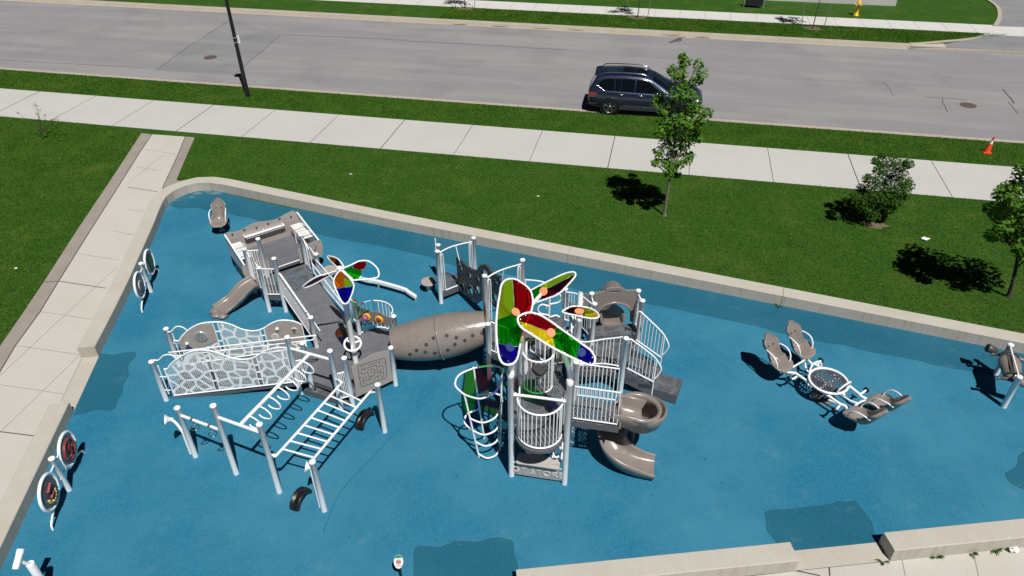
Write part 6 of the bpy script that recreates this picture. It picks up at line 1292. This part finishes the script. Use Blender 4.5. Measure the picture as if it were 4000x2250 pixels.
# ------------------------------------------------------------------ trees, shrubs, weeds
def leaf_shape(mapleish):
    if mapleish: return [(0, -.5), (.12, -.22), (.42, -.30), (.32, -.05), (.55, .12), (.28, .16), (.22, .34), (0, .55), (-.22, .34), (-.28, .16), (-.55, .12), (-.32, -.05), (-.42, -.30), (-.12, -.22)]
    return [(0, -.5), (.16, -.2), (.18, .1), (0, .55), (-.18, .1), (-.16, -.2)]
def leaves(clusters, size, mapleish, seed, dens=1.0, flat=.55):
    rg = random.Random(seed); mb = MB(); shp = leaf_shape(mapleish); idx = [tuple(range(len(shp)))]
    for c, R, n in clusters:
        for k in range(int(n * dens)):
            while True:
                o = V((rg.uniform(-1, 1), rg.uniform(-1, 1), rg.uniform(-1, 1)))
                if .25 < o.length < 1: break
            p = c + V((o.x * R, o.y * R, o.z * R * .85)); nn = (o * .5 + V((rg.uniform(-.6, .6), rg.uniform(-.6, .6), flat + rg.uniform(0, .7)))).normalized()
            u = nn.orthogonal().normalized(); a = rg.uniform(0, 2 * PI); w = nn.cross(u); u, w = u * math.cos(a) + w * math.sin(a), w * math.cos(a) - u * math.sin(a); s = size * rg.uniform(.65, 1.3)
            mb.add([p + u * x * s + w * y * s + nn * (-.25 * s * (x * x + y * y)) for x, y in shp], idx)
    return mb
def limbs(mb, base, top, r0, clusters, seed, zlo=.25, every=1):
    rg = random.Random(seed); base, top = A3(base), A3(top); n = 9
    tr = [lerp(base, top, i / n) + V((rg.uniform(-.03, .03), rg.uniform(-.03, .03), 0)) * (1 if 0 < i < n else 0) for i in range(n + 1)]
    mb.lathe(base, [(r0 * 1.7, -.02), (r0 * 1.15, .10)], 10); mb.tube(tr, [lerp(r0, r0 * .18, i / n) for i in range(n + 1)], 8)
    for c, R, k in clusters[::every]:
        t = max(zlo, min(.95, (c.z - base.z) / (top.z - base.z) - .16)); a = lerp(base, top, t); m = lerp(a, c, .5) + V((rg.uniform(-.05, .05), rg.uniform(-.05, .05), .05))
        rr = r0 * (1 - t) * .5 + .008; mb.tube([a, m, c], [rr, rr * .7, .005], 5)
        for j in range(2): mb.tube([m, c + V((rg.uniform(-1, 1), rg.uniform(-1, 1), rg.uniform(-.6, 1))) * R * .8], [rr * .5, .003], 4)
    return mb
def vplane(b): return (b, b + V((1, 0, 0)))
mbase = G('t', 818, 1372); rg = random.Random(11)
MT = thing('maple_tree', mbase, 'slim young maple standing on the lawn in front of the parked SUV', 'tree', 'trees and bushes on the lawn')
cl = []
for x, y, r in ((968, 85, 30), (985, 130, 48), (1090, 150, 42), (1115, 220, 48), (1075, 275, 42), (880, 185, 36), (900, 235, 42), (965, 215, 45), (940, 300, 58), (1010, 320, 50), (905, 375, 55), (985, 390, 62), (1050, 430, 55), (780, 410, 44), (765, 450, 42), (800, 520, 36), (870, 470, 60), (950, 490, 70), (1040, 500, 60), (1110, 520, 44), (1165, 540, 40), (1130, 585, 44), (1075, 600, 55), (985, 590, 72), (880, 590, 66), (815, 640, 58), (770, 690, 46), (850, 700, 70), (940, 690, 75), (1040, 690, 66), (1085, 740, 40), (1000, 780, 60), (900, 780, 62), (830, 790, 48), (770, 850, 42), (745, 940, 30), (800, 900, 48), (880, 880, 50), (960, 860, 45), (1030, 890, 36), (985, 930, 46), (900, 960, 52), (830, 960, 36), (850, 1020, 38), (920, 1030, 34)):
    p = PL('t', x, y, A3(mbase), V((0, -1, 0))); dpt_ = rg.uniform(-.42, .42); d_ = ray('t', x, y); p = p + d_ / d_.y * dpt_; R = r / 2.07 / 2828 * (p - EYE).length * 1.08; cl.append((p, R, 34 + R * R * 260))
mtop = PL('t', 985, 110, A3(mbase), V((0, -1, 0)))
limbs(MB(), mbase, mtop, .052, cl, 3, .27).build('trunk', 'bark', MT); leaves([(c, R * 1.12, k) for c, R, k in cl], .108, True, 4, 1.55).build('crown', 'maple_leaf', MT)
bbase = G('c', 660, 758); BT = thing('bush', bbase, 'dense dark bushy shrub on the lawn beside the sidewalk, right of the maple', 'bush', 'trees and bushes on the lawn'); cl = []
for x, y, r in ((715, 225, 26), (705, 290, 32), (660, 265, 28), (800, 270, 45), (870, 300, 50), (930, 290, 36), (690, 345, 40), (770, 350, 60), (850, 370, 60), (890, 430, 55), (920, 460, 45), (600, 410, 38), (660, 430, 58), (740, 440, 70), (820, 470, 70), (880, 510, 55), (900, 545, 40), (560, 490, 45), (600, 530, 58), (680, 540, 75), (770, 550, 70), (840, 570, 52), (500, 550, 36), (520, 620, 45), (580, 620, 62), (660, 640, 68), (740, 640, 60), (790, 650, 42), (560, 690, 40), (640, 700, 52), (700, 705, 44)):
    p = PL('c', x, y, A3(bbase), V((0, -1, 0))); d_ = ray('c', x, y); p = p + d_ / d_.y * rg.uniform(-.4, .4); R = r / 2.07 / 2828 * (p - EYE).length * 1.05; cl.append((p, R, 50 + R * R * 500))
limbs(MB(), bbase, PL('c', 770, 300, A3(bbase), V((0, -1, 0))), .04, cl, 5, .08).build('trunk', 'dark_bark', BT); leaves([(c, R * 1.1, k) for c, R, k in cl], .10, False, 6, 2.6, .35).build('crown', 'bush_leaf', BT)
MB().sheet([bbase + V((-.1 + .55 * math.cos(a) * rg.uniform(.6, 1.15), -.1 + .38 * math.sin(a) * rg.uniform(.8, 1.15), .012)) for a in [2 * PI * i / 18 for i in range(18)]]).build('mulch', 'mulch', BT)
rbase = G('c', 1735, 1365); RT_ = thing('maple_tree', rbase, 'leafy young tree cut by the right edge with a broad shadow on the lawn', 'tree', 'trees and bushes on the lawn'); cl = []
for x, y, r in ((1850, 340, 60), (1930, 300, 80), (2020, 320, 90), (1790, 450, 50), (1850, 470, 60), (1720, 490, 50), (1680, 540, 55), (1760, 540, 70), (1850, 560, 90), (1950, 500, 100), (2060, 480, 100), (1600, 650, 48), (1690, 640, 60), (1660, 710, 55), (1770, 660, 85), (1880, 680, 100), (1990, 640, 110), (2100, 640, 100), (1700, 780, 65), (1600, 870, 42), (1660, 860, 50), (1740, 870, 60), (1830, 800, 90), (1930, 820, 100), (2050, 800, 110), (2140, 780, 80), (1860, 930, 70), (1960, 950, 90), (2060, 930, 90), (1840, 1000, 48), (1920, 1040, 60)):
    p = PL('c', x, y, A3(rbase), V((0, -1, 0))); d_ = ray('c', x, y); p = p + d_ / d_.y * rg.uniform(-.55, .55); R = r / 2.07 / 2828 * (p - EYE).length * 1.05; cl.append((p, R, 42 + R * R * 260))
limbs(MB(), rbase, PL('c', 2010, 330, A3(rbase), V((0, -1, 0))), .06, cl, 7, .25).build('trunk', 'dark_bark', RT_); leaves([(c, R * 1.1, k) for c, R, k in cl], .112, True, 8, 1.6).build('crown', 'maple_leaf', RT_)
shb = G('l', 270, 875); SH_ = thing('bare_shrub', shb, 'nearly bare little shrub with reddish leaf tufts beside the left sidewalk', 'shrub'); mb = MB(); cl = []
for x, y in ((225, 660), (240, 690), (285, 725), (355, 745), (330, 755), (110, 705), (265, 800), (265, 830), (235, 715)):
    p = PL('l', x, y, A3(shb), V((0, -1, 0))); cl.append((p, .09, 9)); m = lerp(A3(shb, .25), p, .5) + V((0, .05, -.05)); mb.tube([A3(shb), A3(shb, .25), m, p], [.016, .013, .009, .004], 5)
mb.build('stems', 'dark_bark', SH_); leaves(cl, .085, False, 9).build('leaves', 'rust_leaf', SH_)
def staked(tb, seed, label):
    tb = V((tb.x, tb.y, .13)); t = thing('young_tree', tb, label, 'tree', 'young staked trees along the far sidewalk'); rg = random.Random(seed)
    top = tb + V((.12, 0, 4.3)); cl = [(tb + V((rg.uniform(-.62, .62), rg.uniform(-.62, .62), rg.uniform(2.6, 4.2))), rg.uniform(.22, .42), 26) for k in range(15)]
    limbs(MB(), tb, top, .032, cl, seed, .5).build('trunk', 'dark_bark', t); leaves(cl, .13, True, seed).build('crown', 'maple_leaf', t)
    st = []
    for s in (-1, 1):
        b = tb + E_ * (.62 * s) + N_ * .05; p = b + V((0, 0, 1.35)) + E_ * .12 * s; MB().tube([b, p], .022, 6).build('stake', 'wood', t); st.append(p)
    MB().tube([st[0] - V((0, 0, .25)), tb + V((.03, 0, 1.1)), st[1] - V((0, 0, .25))], .010, 5).build('tie', 'pale_leaf', t)
    MB().sheet([tb + E_ * (.55 * math.cos(a) * rg.uniform(.8, 1.2)) + N_ * (.42 * math.sin(a) * rg.uniform(.8, 1.2)) + V((0, 0, .02)) for a in [2 * PI * i / 16 for i in range(16)]]).build('mulch', 'mulch', t)
staked(G('O', 1055, 205, .13), 21, 'staked young tree on the far grass strip left of the hydrant'); staked(G('Q', 465, 72, .13), 22, 'staked young tree at the far left of the far grass strip'); staked(G('Q', 1910, 150, .13), 23, 'staked young tree in the middle of the far grass strip, above the car')
wd = [(('r', 345, 1375), 'leafy weed in the corner where the wall end meets the gap'), (('r', 628, 1348), 'weed at the foot of the bottom right wall, second from the gap'), (('r', 822, 1330), 'weed at the foot of the bottom right wall, third from the gap'), (('r', 945, 1310), 'weed at the foot of the bottom right wall beside white litter, fourth from the gap'), (('r', 992, 1305), 'large weed at the foot of the bottom right wall touching the white litter'), (('v', 100, 1275), 'green weed in the dark joint of the back wall')]
for k, (q, l) in enumerate(wd):
    b = G(*q); rg = random.Random(50 + k); mb = MB()
    for j in range(9):
        a = rg.uniform(0, 2 * PI); u = V((math.cos(a), math.sin(a), 0)); s = rg.uniform(.10, .20); w = V((-u.y, u.x, 0)) * .018
        if k < 5 and u.y > .3: u.y *= -.4
        mb.add([b, b + u * s * .5 + w + V((0, 0, s * .35)), b + u * s + V((0, 0, s * .2)), b + u * s * .5 - w + V((0, 0, s * .35))], [(0, 1, 2, 3)])
    tag(mb.build('weed', 'bush_leaf'), l, 'weed', 'weeds at the wall foot')
for k, (q, s, l) in enumerate(((('v', 1580, 612), .18, 'crumpled pale blue-white litter lying in the tree shadow on the lawn'), (('r', 1045, 1314), .16, 'crumpled white litter by the weeds at the bottom right wall'), (('d', 883, 440), .07, 'small white scrap of litter on the lawn behind the back wall'), (('d', 1354, 496), .07, 'tiny white scrap of litter in the middle of the lawn'), (('N', 115, 275), .07, 'white scrap of litter on the left lawn'))):
    b = G(*q); rg = random.Random(70 + k); n = 6; mb = MB()
    vs = [[b + V(((i / n - .5) * s * 1.3, (j / n - .5) * s * .8, .03 + rg.uniform(0, .35) * s)) for j in range(n + 1)] for i in range(n + 1)]
    mb.add([p for r in vs for p in r], [(i * (n + 1) + j, (i + 1) * (n + 1) + j, (i + 1) * (n + 1) + j + 1, i * (n + 1) + j + 1) for i in range(n) for j in range(n)]); tag(mb.build('litter', 'litter'), l, 'litter')
# ------------------------------------------------------------------ light, sky, camera
W = bpy.data.worlds.new('World'); SC.world = W; W.use_nodes = True
nt = W.node_tree; bg = nt.nodes['Background']; sk = nt.nodes.new('ShaderNodeTexSky'); sk.sky_type = 'NISHITA'; sk.sun_disc = False
sk.sun_elevation = math.radians(60.3); sk.sun_rotation = math.radians(156.2); sk.air_density = .13; sk.dust_density = .05
nt.links.new(sk.outputs[0], bg.inputs[0]); bg.inputs[1].default_value = .05
sd = bpy.data.lights.new('sun', 'SUN'); sd.energy = 4.9; sd.angle = math.radians(.53); sd.color = (1.0, .972, .925)
so = bpy.data.objects.new('sun', sd); COL.objects.link(so); so.location = (8, -18, 35)
el, az = math.radians(60.3), math.radians(113.8)
so.rotation_euler = V((math.cos(el) * math.cos(az), math.cos(el) * math.sin(az), -math.sin(el))).to_track_quat('-Z', 'Y').to_euler()
cd = bpy.data.cameras.new('camera'); cd.sensor_width = 36; cd.sensor_fit = 'HORIZONTAL'; cd.lens = 36 * FOC / 4000; cd.clip_end = 600; cd.clip_start = .1
co = bpy.data.objects.new('camera', cd); COL.objects.link(co)
mw = Matrix(((RX.x, UP.x, -FW.x, 0), (RX.y, UP.y, -FW.y, 0), (RX.z, UP.z, -FW.z, CAMH), (0, 0, 0, 1)))
co.matrix_world = mw; SC.camera = co
SC.view_settings.view_transform = 'Standard'; SC.view_settings.look = 'None'; SC.view_settings.exposure = 0; SC.view_settings.gamma = 1
SC.cycles.transparent_max_bounces = 24; SC.cycles.max_bounces = 8
